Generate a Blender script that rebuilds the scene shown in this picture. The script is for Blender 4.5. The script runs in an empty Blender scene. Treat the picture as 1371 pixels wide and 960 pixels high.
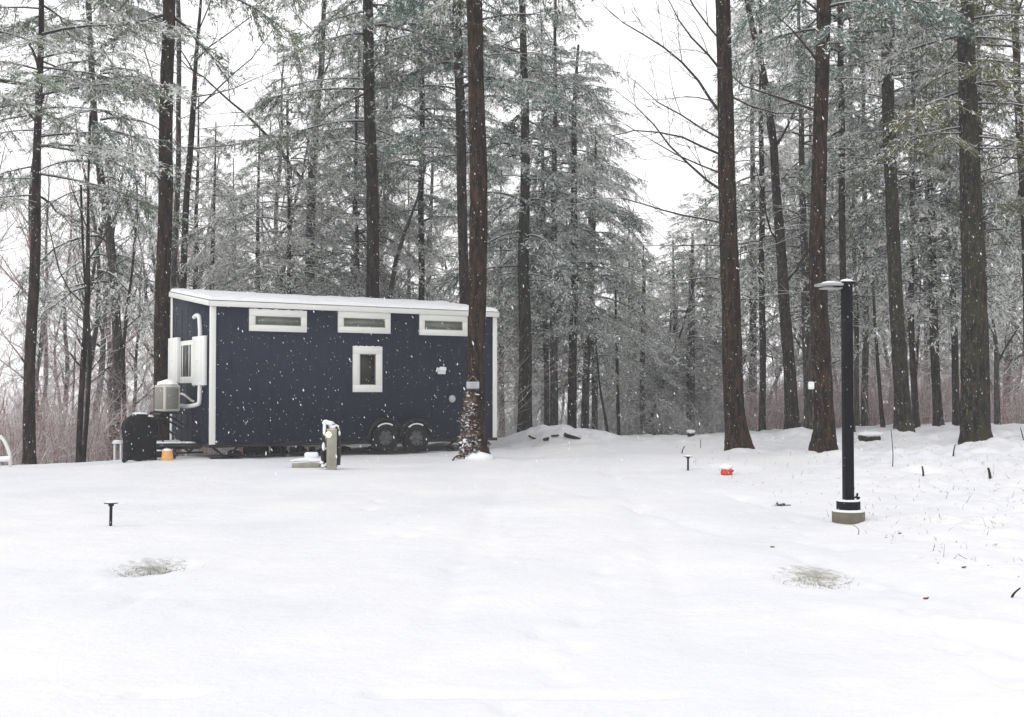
import bpy, bmesh, math, random
import numpy as np
from mathutils import Vector, Matrix
R = math.radians
scene = bpy.context.scene
COL = scene.collection

# ------------------------------------------------------------------ camera
F = 1580.0; W0, H0 = 1371.0, 960.0          # focal length in photo pixels
TILT = math.atan((522 - 480) / F)
EYE = 1.6
cd = bpy.data.cameras.new('camera'); cam = bpy.data.objects.new('camera', cd); COL.objects.link(cam)
cam.location = (0, 0, EYE); cam.rotation_euler = (R(90) + TILT, 0, 0)
cd.sensor_width = 36; cd.sensor_fit = 'HORIZONTAL'; cd.lens = 36 * F / W0
cd.clip_start = 0.1; cd.clip_end = 2000
scene.camera = cam

# ------------------------------------------------------------------ sky (overcast) and a very soft sun
SUN_EL, SUN_AZ = 42, -120
w = bpy.data.worlds.new('World'); scene.world = w; w.use_nodes = True
nt = w.node_tree; nt.nodes.clear()
sky = nt.nodes.new('ShaderNodeTexSky'); sky.sky_type = 'NISHITA'; sky.sun_disc = False
sky.sun_elevation = R(SUN_EL); sky.sun_rotation = R(SUN_AZ)
hsv = nt.nodes.new('ShaderNodeHueSaturation'); hsv.inputs['Saturation'].default_value = 0.12
mx = nt.nodes.new('ShaderNodeMix'); mx.data_type = 'RGBA'; mx.inputs[0].default_value = 0.93
mx.inputs[7].default_value = (8.7, 8.65, 8.7, 1)        # cloud sheet
bgn = nt.nodes.new('ShaderNodeBackground'); bgn.inputs[1].default_value = 0.15
out = nt.nodes.new('ShaderNodeOutputWorld')
nt.links.new(sky.outputs[0], hsv.inputs['Color']); nt.links.new(hsv.outputs[0], mx.inputs[6])
nt.links.new(mx.outputs[2], bgn.inputs[0]); nt.links.new(bgn.outputs[0], out.inputs[0])
sd = bpy.data.lights.new('sun', 'SUN'); sun = bpy.data.objects.new('sun', sd); COL.objects.link(sun)
sd.energy = 0.9; sd.angle = R(28); sd.color = (1, .98, .95)
sun.rotation_euler = (R(90 - SUN_EL), 0, R(180 - SUN_AZ) + math.pi * 0)
vs = scene.view_settings; vs.view_transform = 'Standard'; vs.look = 'None'; vs.gamma = 1; vs.use_curve_mapping = False
vs.exposure = 0.04
scene.cycles.max_bounces = 6; scene.cycles.diffuse_bounces = 3; scene.cycles.volume_bounces = 1
scene.cycles.transparent_max_bounces = 4

# ------------------------------------------------------------------ pixel -> world helpers
ct, st = math.cos(TILT), math.sin(TILT)
def P(px, py, Y):
    rx, ry = (px - W0/2) / F, (H0/2 - py) / F
    d = Y / (ct - ry * st)
    return np.array([rx * d, Y, EYE + d * (st + ry * ct)])

# ------------------------------------------------------------------ noise
_rs = np.random.RandomState(5)
_lat = _rs.rand(256, 256)
def vnoise(x, y):
    x = np.asarray(x, float); y = np.asarray(y, float)
    xi = np.floor(x).astype(int); yi = np.floor(y).astype(int)
    fx = x - xi; fy = y - yi; fx = fx*fx*(3-2*fx); fy = fy*fy*(3-2*fy)
    a = _lat[xi % 256, yi % 256]; b = _lat[(xi+1) % 256, yi % 256]
    c = _lat[xi % 256, (yi+1) % 256]; d = _lat[(xi+1) % 256, (yi+1) % 256]
    return (a*(1-fx)+b*fx)*(1-fy)+(c*(1-fx)+d*fx)*fy - .5
def sm(a, b, x):
    t = np.clip((x - a) / (b - a), 0, 1); return t*t*(3-2*t)

# ------------------------------------------------------------------ terrain
MX, MY = P(752, 590, 31.0)[:2]
def base_z(X, Y):
    z = 0.06 + 0.13 * sm(5, 23, Y)
    z = z + 0.07 * sm(-1, 3, X) * sm(8, 24, Y) + 0.10 * sm(2, 9, X) * sm(14, 26, Y)
    z = z + 0.16 * sm(1.5, 4.5, X - 0.28*Y + 3) * sm(8, 30, Y) * sm(6, 14, X + Y*0)
    yc = 25.0 + 9.5 * sm(-8, 1.5, X) + 2.0 * sm(4, 12, X)
    drop = np.maximum(Y - yc, 0)
    z = z - 0.16 * np.minimum(drop, 2)**2 / 4 - 0.16 * np.clip(drop - 2, 0, 9) * sm(0, 3, drop) - .02*np.clip(drop-11, 0, 200)
    z = z - 0.05 * np.clip(-X - 7, 0, 12) * sm(18, 26, Y)
    return z
def G0(px, py):
    Ys = np.linspace(4, 30, 2000); p = np.array([P(px, py, y) for y in Ys]); k = np.where(p[:, 2] <= base_z(p[:, 0], p[:, 1]))[0][0]; return p[k]
DEP = [G0(203, 762), G0(1092, 775)]
_fr = np.random.RandomState(12); STEPS = []
for (a_, b_, n_s) in [((1371, 905), (980, 655), 26), ((560, 720), (460, 640), 9), ((905, 640), (700, 930), 15), ((250, 830), (140, 790), 5), ((640, 760), (730, 660), 8)]:
    for i_ in range(n_s):
        t_ = i_/max(1, n_s-1); q_ = G0(a_[0]+(b_[0]-a_[0])*t_, a_[1]+(b_[1]-a_[1])*t_); STEPS.append((q_[0]+(.11 if i_ % 2 else -.11)+.04*_fr.randn(), q_[1]+.08*_fr.randn(), .6+.6*_fr.rand()))
SNOWFEET = [(P(989, 600, 25.2)[0], 25.2, .55), (P(1104, 600, 24.4)[0], 24.4, .5), (P(1306, 600, 25.4)[0], 25.4, .6), (P(640, 600, 23.6)[0], 23.6, .5), (P(1210, 600, 30.5)[0], 30.5, .5), (P(972, 600, 19.6)[0], 20.3, .6), (P(1235, 600, 21)[0], 21, .7)]
def ground_z(X, Y, detail=True):
    X = np.asarray(X, float); Y = np.asarray(Y, float)
    z = base_z(X, Y)
    # snow mound
    m = np.exp(-(((X-MX)/1.45)**2 + ((Y-MY)/1.6)**2)**1.5)
    z = z + m * (0.34 + 0.22*vnoise(X*2.2, Y*2.2) + .10*vnoise(X*5.2, Y*5.2))
    hx, hy = P(1070, 590, 30)[:2]
    z = z + 0.30*np.exp(-((X-hx)/.55)**2 - ((Y-hy)/.8)**2)
    for (tx, ty, tr) in SNOWFEET: z = z + .10*np.exp(-((X-tx)**2+(Y-ty)**2)/tr**2)*(1+1.5*vnoise(X*2.5, Y*2.5))
    if detail:
        z = z + 0.06 * vnoise(X*.35+9, Y*.35) + 0.03 * vnoise(X*1.1, Y*1.1+40)
        lumpy = sm(0.0, 3.0, X - 0.14*Y - 1.2 + .8*vnoise(X*.5, Y*.5)) * sm(6, 12, Y) + .6*sm(26, 30, Y)
        lumpy = np.clip(lumpy, 0, 1)
        z = z + lumpy * (0.15*vnoise(X*2.1+3, Y*2.1) + 0.11*vnoise(X*4.7, Y*4.7+7) + .035*vnoise(X*10, Y*10))
        z = z + (1-lumpy)*(0.014*vnoise(X*5, Y*5+3) + .007*vnoise(X*13, Y*13+3) - .03*np.maximum(0, vnoise(X*2.3+50, Y*1.7)-.27))
        # faint wheel ruts of the drive running towards the gap in the trees
        for off in (-1.3, .35):
            c = 0.9 + off + 0.05*(Y-10) + .25*vnoise(Y*.15, off)
            z = z - 0.035*np.exp(-((X-c)/.14)**2)*(.7+1.2*vnoise(X*3, Y*1.1)) * sm(4, 9, Y) * (1-sm(26, 32, Y))
            c2 = 4.9 + off*1.1 - 0.30*(Y-8)
            z = z - 0.04*np.exp(-((X-c2)/.14)**2)*(.7+1.2*vnoise(X*3, Y*1.1)) * sm(4, 6, Y) * (1-sm(15, 20, Y))
        # plough ridge in the foreground right
        c3 = 9.6 - 0.62*X
        z = z + 0.05*np.exp(-((Y-c3)/.25)**2) * sm(1.5, 2.6, X) * (.6+1.2*vnoise(X*3, Y*3))
        for yy in (6.05,):
            z = z - 0.04*np.exp(-((Y-yy-.05*vnoise(X*2, 5))/.05)**2)*(vnoise(X*1.7+5, 2) > .02)
        for (fx_, fy_, fs_) in STEPS:
            z = z - .032*fs_*np.exp(-(((X-fx_)/.085)**2+((Y-fy_)/.15)**2)**1.6)
        for d in DEP:
            q = ((X-d[0])/.30)**2 + ((Y-d[1])/.42)**2
            z = z - 0.06*np.exp(-q)*(1+vnoise(X*9, Y*9)) + 0.02*np.exp(-(q-2.0)**2)
    return z
def gz(x, y): return float(ground_z(np.array([x]), np.array([y]))[0])
def G(px, py, guess=20.0):
    """point of the ground seen at a photo pixel"""
    lo, hi = 4.0, 60.0
    Ys = np.linspace(lo, hi, 1200)
    pts = np.array([P(px, py, y) for y in Ys])
    g = ground_z(pts[:, 0], pts[:, 1])
    below = np.where(pts[:, 2] <= g)[0]
    if len(below): k = below[0]; return np.array([pts[k, 0], pts[k, 1], g[k]])
    p = P(px, py, guess); return np.array([p[0], p[1], gz(p[0], p[1])])

# ------------------------------------------------------------------ materials
def newmat(name):
    m = bpy.data.materials.new(name); m.use_nodes = True
    n = m.node_tree; b = n.nodes['Principled BSDF']; return m, n, b
def plain(name, col, rough=.7, noise=0.0, scale=8, bump=0, metallic=0, spec=.3, snow=None):
    m, n, b = newmat(name)
    b.inputs['Roughness'].default_value = rough; b.inputs['Metallic'].default_value = metallic
    b.inputs['Specular IOR Level'].default_value = spec
    c = (*col, 1); b.inputs['Base Color'].default_value = c
    tc = n.nodes.new('ShaderNodeTexCoord')
    nz = n.nodes.new('ShaderNodeTexNoise'); nz.inputs['Scale'].default_value = scale; nz.inputs['Detail'].default_value = 5
    n.links.new(tc.outputs['Object'], nz.inputs['Vector'])
    cr = n.nodes.new('ShaderNodeMix'); cr.data_type = 'RGBA'
    cr.inputs[6].default_value = tuple(x*(1-noise) for x in col)+(1,)
    cr.inputs[7].default_value = tuple(min(1, x*(1+noise)) for x in col)+(1,)
    n.links.new(nz.outputs[0], cr.inputs[0]); last = cr.outputs[2]
    if snow is not None:
        last = snow_mix(n, last, *snow)
    n.links.new(last, b.inputs['Base Color'])
    if bump:
        bp = n.nodes.new('ShaderNodeBump'); bp.inputs['Strength'].default_value = bump; bp.inputs['Distance'].default_value = .02
        n.links.new(nz.outputs[0], bp.inputs['Height']); n.links.new(bp.outputs[0], b.inputs['Normal'])
    return m
def snow_mix(n, col_socket, lo, hi, scale=6.0, amp=.5):
    """settled snow on whatever faces upward, broken up by noise"""
    ge = n.nodes.new('ShaderNodeNewGeometry'); sx = n.nodes.new('ShaderNodeSeparateXYZ')
    n.links.new(ge.outputs['Normal'], sx.inputs[0])
    tc = n.nodes.new('ShaderNodeTexCoord'); nz = n.nodes.new('ShaderNodeTexNoise'); nz.inputs['Scale'].default_value = scale
    nz.inputs['Detail'].default_value = 3
    n.links.new(tc.outputs['Object'], nz.inputs['Vector'])
    ad = n.nodes.new('ShaderNodeMath'); ad.operation = 'MULTIPLY_ADD'; ad.inputs[1].default_value = amp; 
    n.links.new(nz.outputs[0], ad.inputs[0]); n.links.new(sx.outputs[2], ad.inputs[2])
    mr = n.nodes.new('ShaderNodeMapRange'); mr.inputs[1].default_value = lo + amp*.5; mr.inputs[2].default_value = hi + amp*.5
    n.links.new(ad.outputs[0], mr.inputs[0])
    mm = n.nodes.new('ShaderNodeMix'); mm.data_type = 'RGBA'; mm.inputs[7].default_value = (.80, .81, .83, 1)
    n.links.new(mr.outputs[0], mm.inputs[0]); n.links.new(col_socket, mm.inputs[6])
    return mm.outputs[2]
def bark(name, c1, c2, snow_amt=.0, moss=None, scale=1.5, bump=1.0):
    m, n, b = newmat(name); b.inputs['Roughness'].default_value = .95; b.inputs['Specular IOR Level'].default_value = .1
    tc = n.nodes.new('ShaderNodeTexCoord'); mp = n.nodes.new('ShaderNodeMapping'); mp.inputs['Scale'].default_value = (scale*4, scale*4, scale*.9)
    n.links.new(tc.outputs['Object'], mp.inputs[0])
    nz = n.nodes.new('ShaderNodeTexNoise'); nz.inputs['Scale'].default_value = 2.2; nz.inputs['Detail'].default_value = 7; nz.inputs['Roughness'].default_value = .68
    n.links.new(mp.outputs[0], nz.inputs['Vector'])
    vo = n.nodes.new('ShaderNodeTexVoronoi'); vo.inputs['Scale'].default_value = 1.5; vo.feature = 'F1'
    n.links.new(mp.outputs[0], vo.inputs['Vector'])
    cr = n.nodes.new('ShaderNodeValToRGB'); cr.color_ramp.elements[0].position = .42; cr.color_ramp.elements[1].position = .64
    cr.color_ramp.elements[0].color = (*c1, 1); cr.color_ramp.elements[1].color = (*c2, 1)
    n.links.new(nz.outputs[0], cr.inputs[0]); last = cr.outputs[0]
    if moss:
        n2 = n.nodes.new('ShaderNodeTexNoise'); n2.inputs['Scale'].default_value = 1.3; n2.inputs['Detail'].default_value = 4
        n.links.new(tc.outputs['Object'], n2.inputs['Vector'])
        mr = n.nodes.new('ShaderNodeMapRange'); mr.inputs[1].default_value = .52; mr.inputs[2].default_value = .72; mr.inputs[4].default_value = .7
        n.links.new(n2.outputs[0], mr.inputs[0])
        mm = n.nodes.new('ShaderNodeMix'); mm.data_type = 'RGBA'; mm.inputs[7].default_value = (*moss, 1)
        n.links.new(mr.outputs[0], mm.inputs[0]); n.links.new(last, mm.inputs[6]); last = mm.outputs[2]
    if snow_amt > 0:     # driven snow caught in the bark on the windward side
        ge = n.nodes.new('ShaderNodeNewGeometry'); vm = n.nodes.new('ShaderNodeVectorMath'); vm.operation = 'DOT_PRODUCT'
        vm.inputs[1].default_value = (-.85, -.45, .35); n.links.new(ge.outputs['Normal'], vm.inputs[0])
        n3 = n.nodes.new('ShaderNodeTexNoise'); n3.inputs['Scale'].default_value = 16; n3.inputs['Detail'].default_value = 4
        n.links.new(mp.outputs[0], n3.inputs['Vector']); n3.inputs['Scale'].default_value = 8
        ma = n.nodes.new('ShaderNodeMath'); ma.operation = 'MULTIPLY_ADD'; ma.inputs[1].default_value = .12
        n.links.new(vm.outputs['Value'], ma.inputs[0]); n.links.new(n3.outputs[0], ma.inputs[2])
        mr = n.nodes.new('ShaderNodeMapRange'); mr.inputs[1].default_value = .74 - snow_amt*.1; mr.inputs[2].default_value = .88 - snow_amt*.1; mr.inputs[4].default_value = .4
        n.links.new(ma.outputs[0], mr.inputs[0])
        mm = n.nodes.new('ShaderNodeMix'); mm.data_type = 'RGBA'; mm.inputs[7].default_value = (.72, .73, .76, 1)
        n.links.new(mr.outputs[0], mm.inputs[0]); n.links.new(last, mm.inputs[6]); last = mm.outputs[2]
    last = snow_mix(n, last, .55, .75, 8, .3)
    n.links.new(last, b.inputs['Base Color'])
    mm2 = n.nodes.new('ShaderNodeMath'); mm2.operation = 'MULTIPLY_ADD'; mm2.inputs[1].default_value = .5
    n.links.new(vo.outputs[0], mm2.inputs[0]); n.links.new(nz.outputs[0], mm2.inputs[2])
    bp = n.nodes.new('ShaderNodeBump'); bp.inputs['Strength'].default_value = bump; bp.inputs['Distance'].default_value = .06
    n.links.new(mm2.outputs[0], bp.inputs['Height']); n.links.new(bp.outputs[0], b.inputs['Normal'])
    return m
M = {}
M['bark'] = bark('dark_bark', (.005, .003, .002), (.054, .036, .023), .25)
M['bark_red'] = bark('reddish_dark_bark', (.006, .0035, .002), (.060, .034, .020), .12)
M['bark_moss'] = bark('mossy_dark_bark', (.007, .006, .004), (.055, .045, .028), .3, moss=(.055, .06, .02))
M['bark_grey_haze'] = bark('grey_bark_with_haze', (.022, .018, .014), (.12, .105, .088), .4)  # grey tone also puts distance haze into the colour of far trunks
def twigmat(name, col, lo, hi):
    m, n, b = newmat(name); b.inputs['Roughness'].default_value = .9; b.inputs['Specular IOR Level'].default_value = .1
    rgb = n.nodes.new('ShaderNodeRGB'); rgb.outputs[0].default_value = (*col, 1)
    last = snow_mix(n, rgb.outputs[0], lo, hi, 1.5, .5)
    n.links.new(last, b.inputs['Base Color']); return m
M['twig'] = twigmat('bare_twig_with_snow', (.085, .062, .052), .25, .55)
M['twig_pink'] = twigmat('reddish_twig_with_snow', (.32, .18, .16), .05, .55)
M['limb'] = twigmat('dark_limb_with_snow', (.030, .021, .016), .50, .72)
def leafmat(name, c1, c2, trans=.0):
    m, n, b = newmat(name); b.inputs['Roughness'].default_value = .8; b.inputs['Specular IOR Level'].default_value = .15
    tc = n.nodes.new('ShaderNodeTexCoord'); nz = n.nodes.new('ShaderNodeTexNoise'); nz.inputs['Scale'].default_value = .9; nz.inputs['Detail'].default_value = 3
    n.links.new(tc.outputs['Object'], nz.inputs['Vector'])
    cr = n.nodes.new('ShaderNodeValToRGB'); cr.color_ramp.elements[0].position = .35; cr.color_ramp.elements[1].position = .68
    cr.color_ramp.elements[0].color = (*c1, 1); cr.color_ramp.elements[1].color = (*c2, 1)
    n.links.new(nz.outputs[0], cr.inputs[0]); n.links.new(cr.outputs[0], b.inputs['Base Color']); return m
M['needle'] = leafmat('evergreen_needles', (.050, .090, .038), (.22, .28, .17))
M['needle_blue'] = leafmat('bluish_green_needles', (.042, .11, .075), (.18, .27, .21))
M['needle_olive'] = leafmat('olive_needles', (.075, .090, .022), (.15, .15, .05))
M['snow'] = plain('settled_snow', (.80, .81, .84), .85, .03, 5, .15)
def ground_mat():
    m, n, b = newmat('snow_ground'); b.inputs['Roughness'].default_value = .75; b.inputs['Specular IOR Level'].default_value = .25
    tc = n.nodes.new('ShaderNodeTexCoord'); geo = n.nodes.new('ShaderNodeNewGeometry')
    big = n.nodes.new('ShaderNodeTexNoise'); big.inputs['Scale'].default_value = .55; big.inputs['Detail'].default_value = 4
    n.links.new(tc.outputs['Object'], big.inputs['Vector'])
    cr = n.nodes.new('ShaderNodeValToRGB'); cr.color_ramp.elements[0].position = .3; cr.color_ramp.elements[1].position = .7
    cr.color_ramp.elements[0].color = (.665, .675, .715, 1); cr.color_ramp.elements[1].color = (.755, .755, .77, 1)
    n.links.new(big.outputs[0], cr.inputs[0]); last = cr.outputs[0]
    def patch(last, px, py, rx, ry, rot, col, thr, sc):
        p = G(px, py)
        mp = n.nodes.new('ShaderNodeMapping'); mp.vector_type = 'TEXTURE'
        mp.inputs['Location'].default_value = (p[0], p[1], p[2]); mp.inputs['Rotation'].default_value = (0, 0, R(rot)); mp.inputs['Scale'].default_value = (rx, ry, 3)
        n.links.new(tc.outputs['Object'], mp.inputs[0])
        ln = n.nodes.new('ShaderNodeVectorMath'); ln.operation = 'LENGTH'; n.links.new(mp.outputs[0], ln.inputs[0])
        nz = n.nodes.new('ShaderNodeTexNoise'); nz.inputs['Scale'].default_value = sc; nz.inputs['Detail'].default_value = 7; nz.inputs['Roughness'].default_value = .78
        mq = n.nodes.new('ShaderNodeMapping'); mq.inputs['Scale'].default_value = (1, 2.2, 1); n.links.new(mp.outputs[0], mq.inputs[0])
        n.links.new(mq.outputs[0], nz.inputs['Vector'])
        ma = n.nodes.new('ShaderNodeMath'); ma.operation = 'MULTIPLY_ADD'; ma.inputs[1].default_value = -.34
        n.links.new(ln.outputs['Value'], ma.inputs[0]); n.links.new(nz.outputs[0], ma.inputs[2])
        mr = n.nodes.new('ShaderNodeMapRange'); mr.inputs[1].default_value = thr; mr.inputs[2].default_value = thr + .22; mr.inputs[4].default_value = .85
        n.links.new(ma.outputs[0], mr.inputs[0])
        mm = n.nodes.new('ShaderNodeMix'); mm.data_type = 'RGBA'; mm.inputs[7].default_value = (*col, 1)
        n.links.new(mr.outputs[0], mm.inputs[0]); n.links.new(last, mm.inputs[6]); return mm.outputs[2]
    last = patch(last, 203, 761, .36, .62, -6, (.19, .19, .15), .25, 3.2)
    last = patch(last, 1090, 773, .38, .6, -16, (.24, .23, .18), .25, 3.2)
    last = patch(last, 1290, 700, 2.6, 4.0, 0, (.55, .53, .44), .47, 11)
    n.links.new(last, b.inputs['Base Color'])
    f = n.nodes.new('ShaderNodeTexNoise'); f.inputs['Scale'].default_value = 14; f.inputs['Detail'].default_value = 6; f.inputs['Roughness'].default_value = .6
    n.links.new(tc.outputs['Object'], f.inputs['Vector'])
    bp = n.nodes.new('ShaderNodeBump'); bp.inputs['Strength'].default_value = .5; bp.inputs['Distance'].default_value = .03
    n.links.new(f.outputs[0], bp.inputs['Height']); n.links.new(bp.outputs[0], b.inputs['Normal'])
    return m
M['ground'] = ground_mat()
def siding_mat(name, col):
    m, n, b = newmat(name); b.inputs['Roughness'].default_value = .65; b.inputs['Specular IOR Level'].default_value = .2
    tc = n.nodes.new('ShaderNodeTexCoord')
    nz = n.nodes.new('ShaderNodeTexNoise'); nz.inputs['Scale'].default_value = 3; nz.inputs['Detail'].default_value = 6; nz.inputs['Roughness'].default_value = .7
    mp = n.nodes.new('ShaderNodeMapping'); mp.inputs['Scale'].default_value = (4, 4, .5); n.links.new(tc.outputs['Object'], mp.inputs[0])
    n.links.new(mp.outputs[0], nz.inputs['Vector'])
    cr = n.nodes.new('ShaderNodeValToRGB'); cr.color_ramp.elements[0].position = .3; cr.color_ramp.elements[1].position = .75
    cr.color_ramp.elements[0].color = tuple(c*.8 for c in col)+(1,); cr.color_ramp.elements[1].color = tuple(c*1.25 for c in col)+(1,)
    n.links.new(nz.outputs[0], cr.inputs[0]); n.links.new(cr.outputs[0], b.inputs['Base Color'])
    f = n.nodes.new('ShaderNodeTexNoise'); f.inputs['Scale'].default_value = 60; n.links.new(mp.outputs[0], f.inputs['Vector'])
    bp = n.nodes.new('ShaderNodeBump'); bp.inputs['Strength'].default_value = .3; bp.inputs['Distance'].default_value = .006
    n.links.new(f.outputs[0], bp.inputs['Height']); n.links.new(bp.outputs[0], b.inputs['Normal']); return m
M['siding'] = siding_mat('navy_siding', (.0115, .0155, .033))
M['siding_end'] = M['siding']
M['trim'] = plain('cream_trim', (.74, .745, .70), .5, .04, 4)
M['white'] = plain('white_paint', (.78, .79, .78), .45, .03, 4)
M['glass'] = plain('window_glass', (.014, .013, .010), .12, .6, 2.5, spec=.3)
M['glass_reflect'] = plain('window_with_painted_reflection', (.13, .15, .12), .3, .55, 5, spec=.4)  # reflected trees put into the pane colour as grey-green mottling
M['black_metal'] = plain('black_metal', (.007, .007, .008), .5, .3, 12, .1)
M['post_black'] = plain('black_post_paint', (.006, .0065, .009), .7, .35, 25, .25, spec=.12, snow=(.5, .8))
M['rubber'] = plain('rubber', (.006, .006, .007), .8, .2, 30)
M['rim'] = plain('grey_wheel_rim', (.085, .088, .09), .45, .25, 12, metallic=.3)
M['cover'] = plain('black_vinyl_cover', (.003, .0035, .005), .6, .4, 6, .8, spec=.12)
M['beige'] = plain('beige_plastic', (.52, .50, .43), .6, .08, 6)
M['grille'] = plain('grey_grille', (.22, .21, .19), .6, .4, 60)
M['concrete'] = plain('stained_concrete', (.145, .13, .095), .9, .45, 9, .6, snow=(.55, .8))
M['wood_grey'] = plain('weathered_wood', (.30, .29, .235), .9, .35, 7, .4, snow=(.6, .85))
M['steel'] = plain('dull_silver', (.38, .38, .37), .4, .1, 10, metallic=.5)
M['orange'] = plain('orange_plastic', (.72, .36, .11), .5, .12, 8)
M['red'] = plain('red_plastic', (.52, .045, .02), .45, .15, 8)
M['sign'] = plain('pale_grey_board', (.42, .44, .50), .6, .1, 8)
M['ink'] = plain('dark_ink', (.10, .10, .13), .7)
M['log'] = bark('rotten_log', (.02, .015, .012), (.07, .055, .04), 0, scale=2)
M['leaf'] = plain('dead_leaf', (.13, .075, .04), .8, .4, 8, snow=(.6, .9))
M['leaf_red'] = plain('rust_leaf', (.34, .09, .03), .8, .4, 8)
M['vine'] = plain('dry_vine_leaf', (.10, .062, .045), .85, .4, 8, snow=(.5, .8, 2))
M['grass'] = plain('winter_grass', (.13, .13, .06), .9, .4, 8)
M['rope'] = plain('cord', (.25, .18, .14), .9)
M['hose'] = plain('dark_hose', (.012, .014, .012), .6, snow=(.3, .5))
lm, ln_, lb = newmat('lit_lamp'); lb.inputs['Base Color'].default_value = (1, .9, .55, 1)
lb.inputs['Emission Color'].default_value = (1, .84, .42, 1); lb.inputs['Emission Strength'].default_value = 1.6; M['lit'] = lm
lm2, _, lb2 = newmat('pale_blue_tub'); lb2.inputs['Base Color'].default_value = (.3, .34, .4, 1); M['tub'] = lm2

# ------------------------------------------------------------------ mesh building
class MB:
    def __init__(s): s.v = []; s.q = []; s.t = []; s.qm = []; s.tm = []; s.n = 0; s.poly = []; s.pm = []
    def quads(s, v, q, m=0):
        v = np.asarray(v, float).reshape(-1, 3); q = np.asarray(q, int).reshape(-1, 4)
        s.v.append(v); s.q.append(q + s.n); s.qm.append(np.full(len(q), m)); s.n += len(v)
    def bm(s, b, m=0, mat=None):
        if mat is not None: b.transform(mat)
        b.verts.ensure_lookup_table(); b.verts.index_update()
        s.v.append(np.array([x.co[:] for x in b.verts]).reshape(-1, 3))
        for f in b.faces: s.poly.append([x.index + s.n for x in f.verts]); s.pm.append(m)
        s.n += len(b.verts); b.free()
    def box(s, c, size, m=0, bev=.0, rot=None, seg=1):
        b = bmesh.new(); bmesh.ops.create_cube(b, size=1); bmesh.ops.scale(b, vec=size, verts=b.verts)
        if bev: bmesh.ops.bevel(b, geom=list(b.edges), offset=bev, segments=seg, affect='EDGES', profile=.5)
        mt = Matrix.Translation(c)
        if rot is not None: mt = mt @ rot
        s.bm(b, m, mt)
    def cyl(s, c, r, h, m=0, r2=None, seg=20, rot=None, bev=0):
        b = bmesh.new(); bmesh.ops.create_cone(b, cap_ends=True, segments=seg, radius1=r, radius2=r if r2 is None else r2, depth=h)
        if bev:
            es = [e for e in b.edges if abs(e.verts[0].co.z - e.verts[1].co.z) < 1e-6]
            bmesh.ops.bevel(b, geom=es, offset=bev, segments=2, affect='EDGES', profile=.5)
        mt = Matrix.Translation(c)
        if rot is not None: mt = mt @ rot
        s.bm(b, m, mt)
    def blob(s, c, size, m=0, seed=0, amp=.15, sub=2, flat=None):
        b = bmesh.new(); bmesh.ops.create_icosphere(b, subdivisions=sub, radius=1)
        for v in b.verts:
            d = 1 + amp*float(vnoise(v.co.x*2.1+seed*3.7+20, v.co.y*2.1+v.co.z*1.7+20))*2
            v.co = Vector((v.co.x*size[0]*d, v.co.y*size[1]*d, v.co.z*size[2]*d))
            if flat is not None and v.co.z < flat: v.co.z = flat
        s.bm(b, m, Matrix.Translation(c))
    def tube(s, path, rad, sides=8, m=0, cap=True, rough=0, rng=None, flare=None):
        p = np.asarray(path, float); k = len(p)
        r = np.broadcast_to(np.asarray(rad, float), (k,))
        t = np.gradient(p, axis=0); t /= np.linalg.norm(t, axis=1)[:, None] + 1e-9
        ref = np.array([1., 0, 0]) if abs(t[:, 0]).mean() < .7 else np.array([0, 0, 1.])
        a = np.cross(t, ref); a /= np.linalg.norm(a, axis=1)[:, None] + 1e-9; b = np.cross(t, a)
        th = np.arange(sides)/sides*2*math.pi
        rr = np.repeat(r[:, None], sides, 1)
        if rough: rr = rr*(1 + rough*(rng.rand(k, sides)-.5)*2)
        if flare is not None: rr = rr*flare
        v = p[:, None, :] + rr[..., None]*(np.cos(th)[None, :, None]*a[:, None, :] + np.sin(th)[None, :, None]*b[:, None, :])
        i = np.arange(k-1)[:, None]*sides; j = np.arange(sides)[None, :]; j2 = (j+1) % sides
        q = np.stack([i+j, i+j2, i+sides+j2, i+sides+j], -1).reshape(-1, 4)
        n0 = s.n
        s.quads(v.reshape(-1, 3), q, m)
        if cap:
            s.poly.append([n0 + x for x in range(sides)]); s.pm.append(m)
            s.poly.append([n0 + (k-1)*sides + x for x in range(sides)][::-1]); s.pm.append(m)
    def segs(s, A, B, ra, rb, m=0, sides=3):
        A = np.asarray(A, float); B = np.asarray(B, float)
        if len(A) == 0: return
        d = B-A; L = np.linalg.norm(d, axis=1)[:, None]+1e-9; t = d/L
        ref = np.where(np.abs(t[:, 2:3]) > .9, np.array([[1., 0, 0]]), np.array([[0, 0, 1.]]))
        a = np.cross(t, ref); a /= np.linalg.norm(a, axis=1)[:, None]; b = np.cross(a, t)
        th = np.arange(sides)/sides*2*math.pi + math.pi/2
        off = np.cos(th)[None, :, None]*a[:, None] + np.sin(th)[None, :, None]*b[:, None]
        va = A[:, None]+off*np.asarray(ra)[:, None, None]; vb = B[:, None]+off*np.asarray(rb)[:, None, None]
        v = np.concatenate([va, vb], 1)
        i = np.arange(len(A))[:, None]*2*sides; j = np.arange(sides)[None]; j2 = (j+1) % sides
        q = np.stack([i+j, i+sides+j, i+sides+j2, i+j2], -1).reshape(-1, 4)
        s.quads(v.reshape(-1, 3), q, m)
    def blades(s, Pp, D, L, Wd, up, m=0):
        """narrow diamond shaped sprays: start Pp, direction D, length L, width Wd, facing up"""
        n = np.cross(D, up); n /= np.linalg.norm(n, axis=1)[:, None]+1e-9
        L = L[:, None]; Wd = Wd[:, None]
        v = np.stack([Pp, Pp+D*L*.45+n*Wd*.5, Pp+D*L, Pp+D*L*.45-n*Wd*.5], 1)
        q = np.arange(len(Pp)*4).reshape(-1, 4)
        s.quads(v.reshape(-1, 3), q, m)
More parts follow.
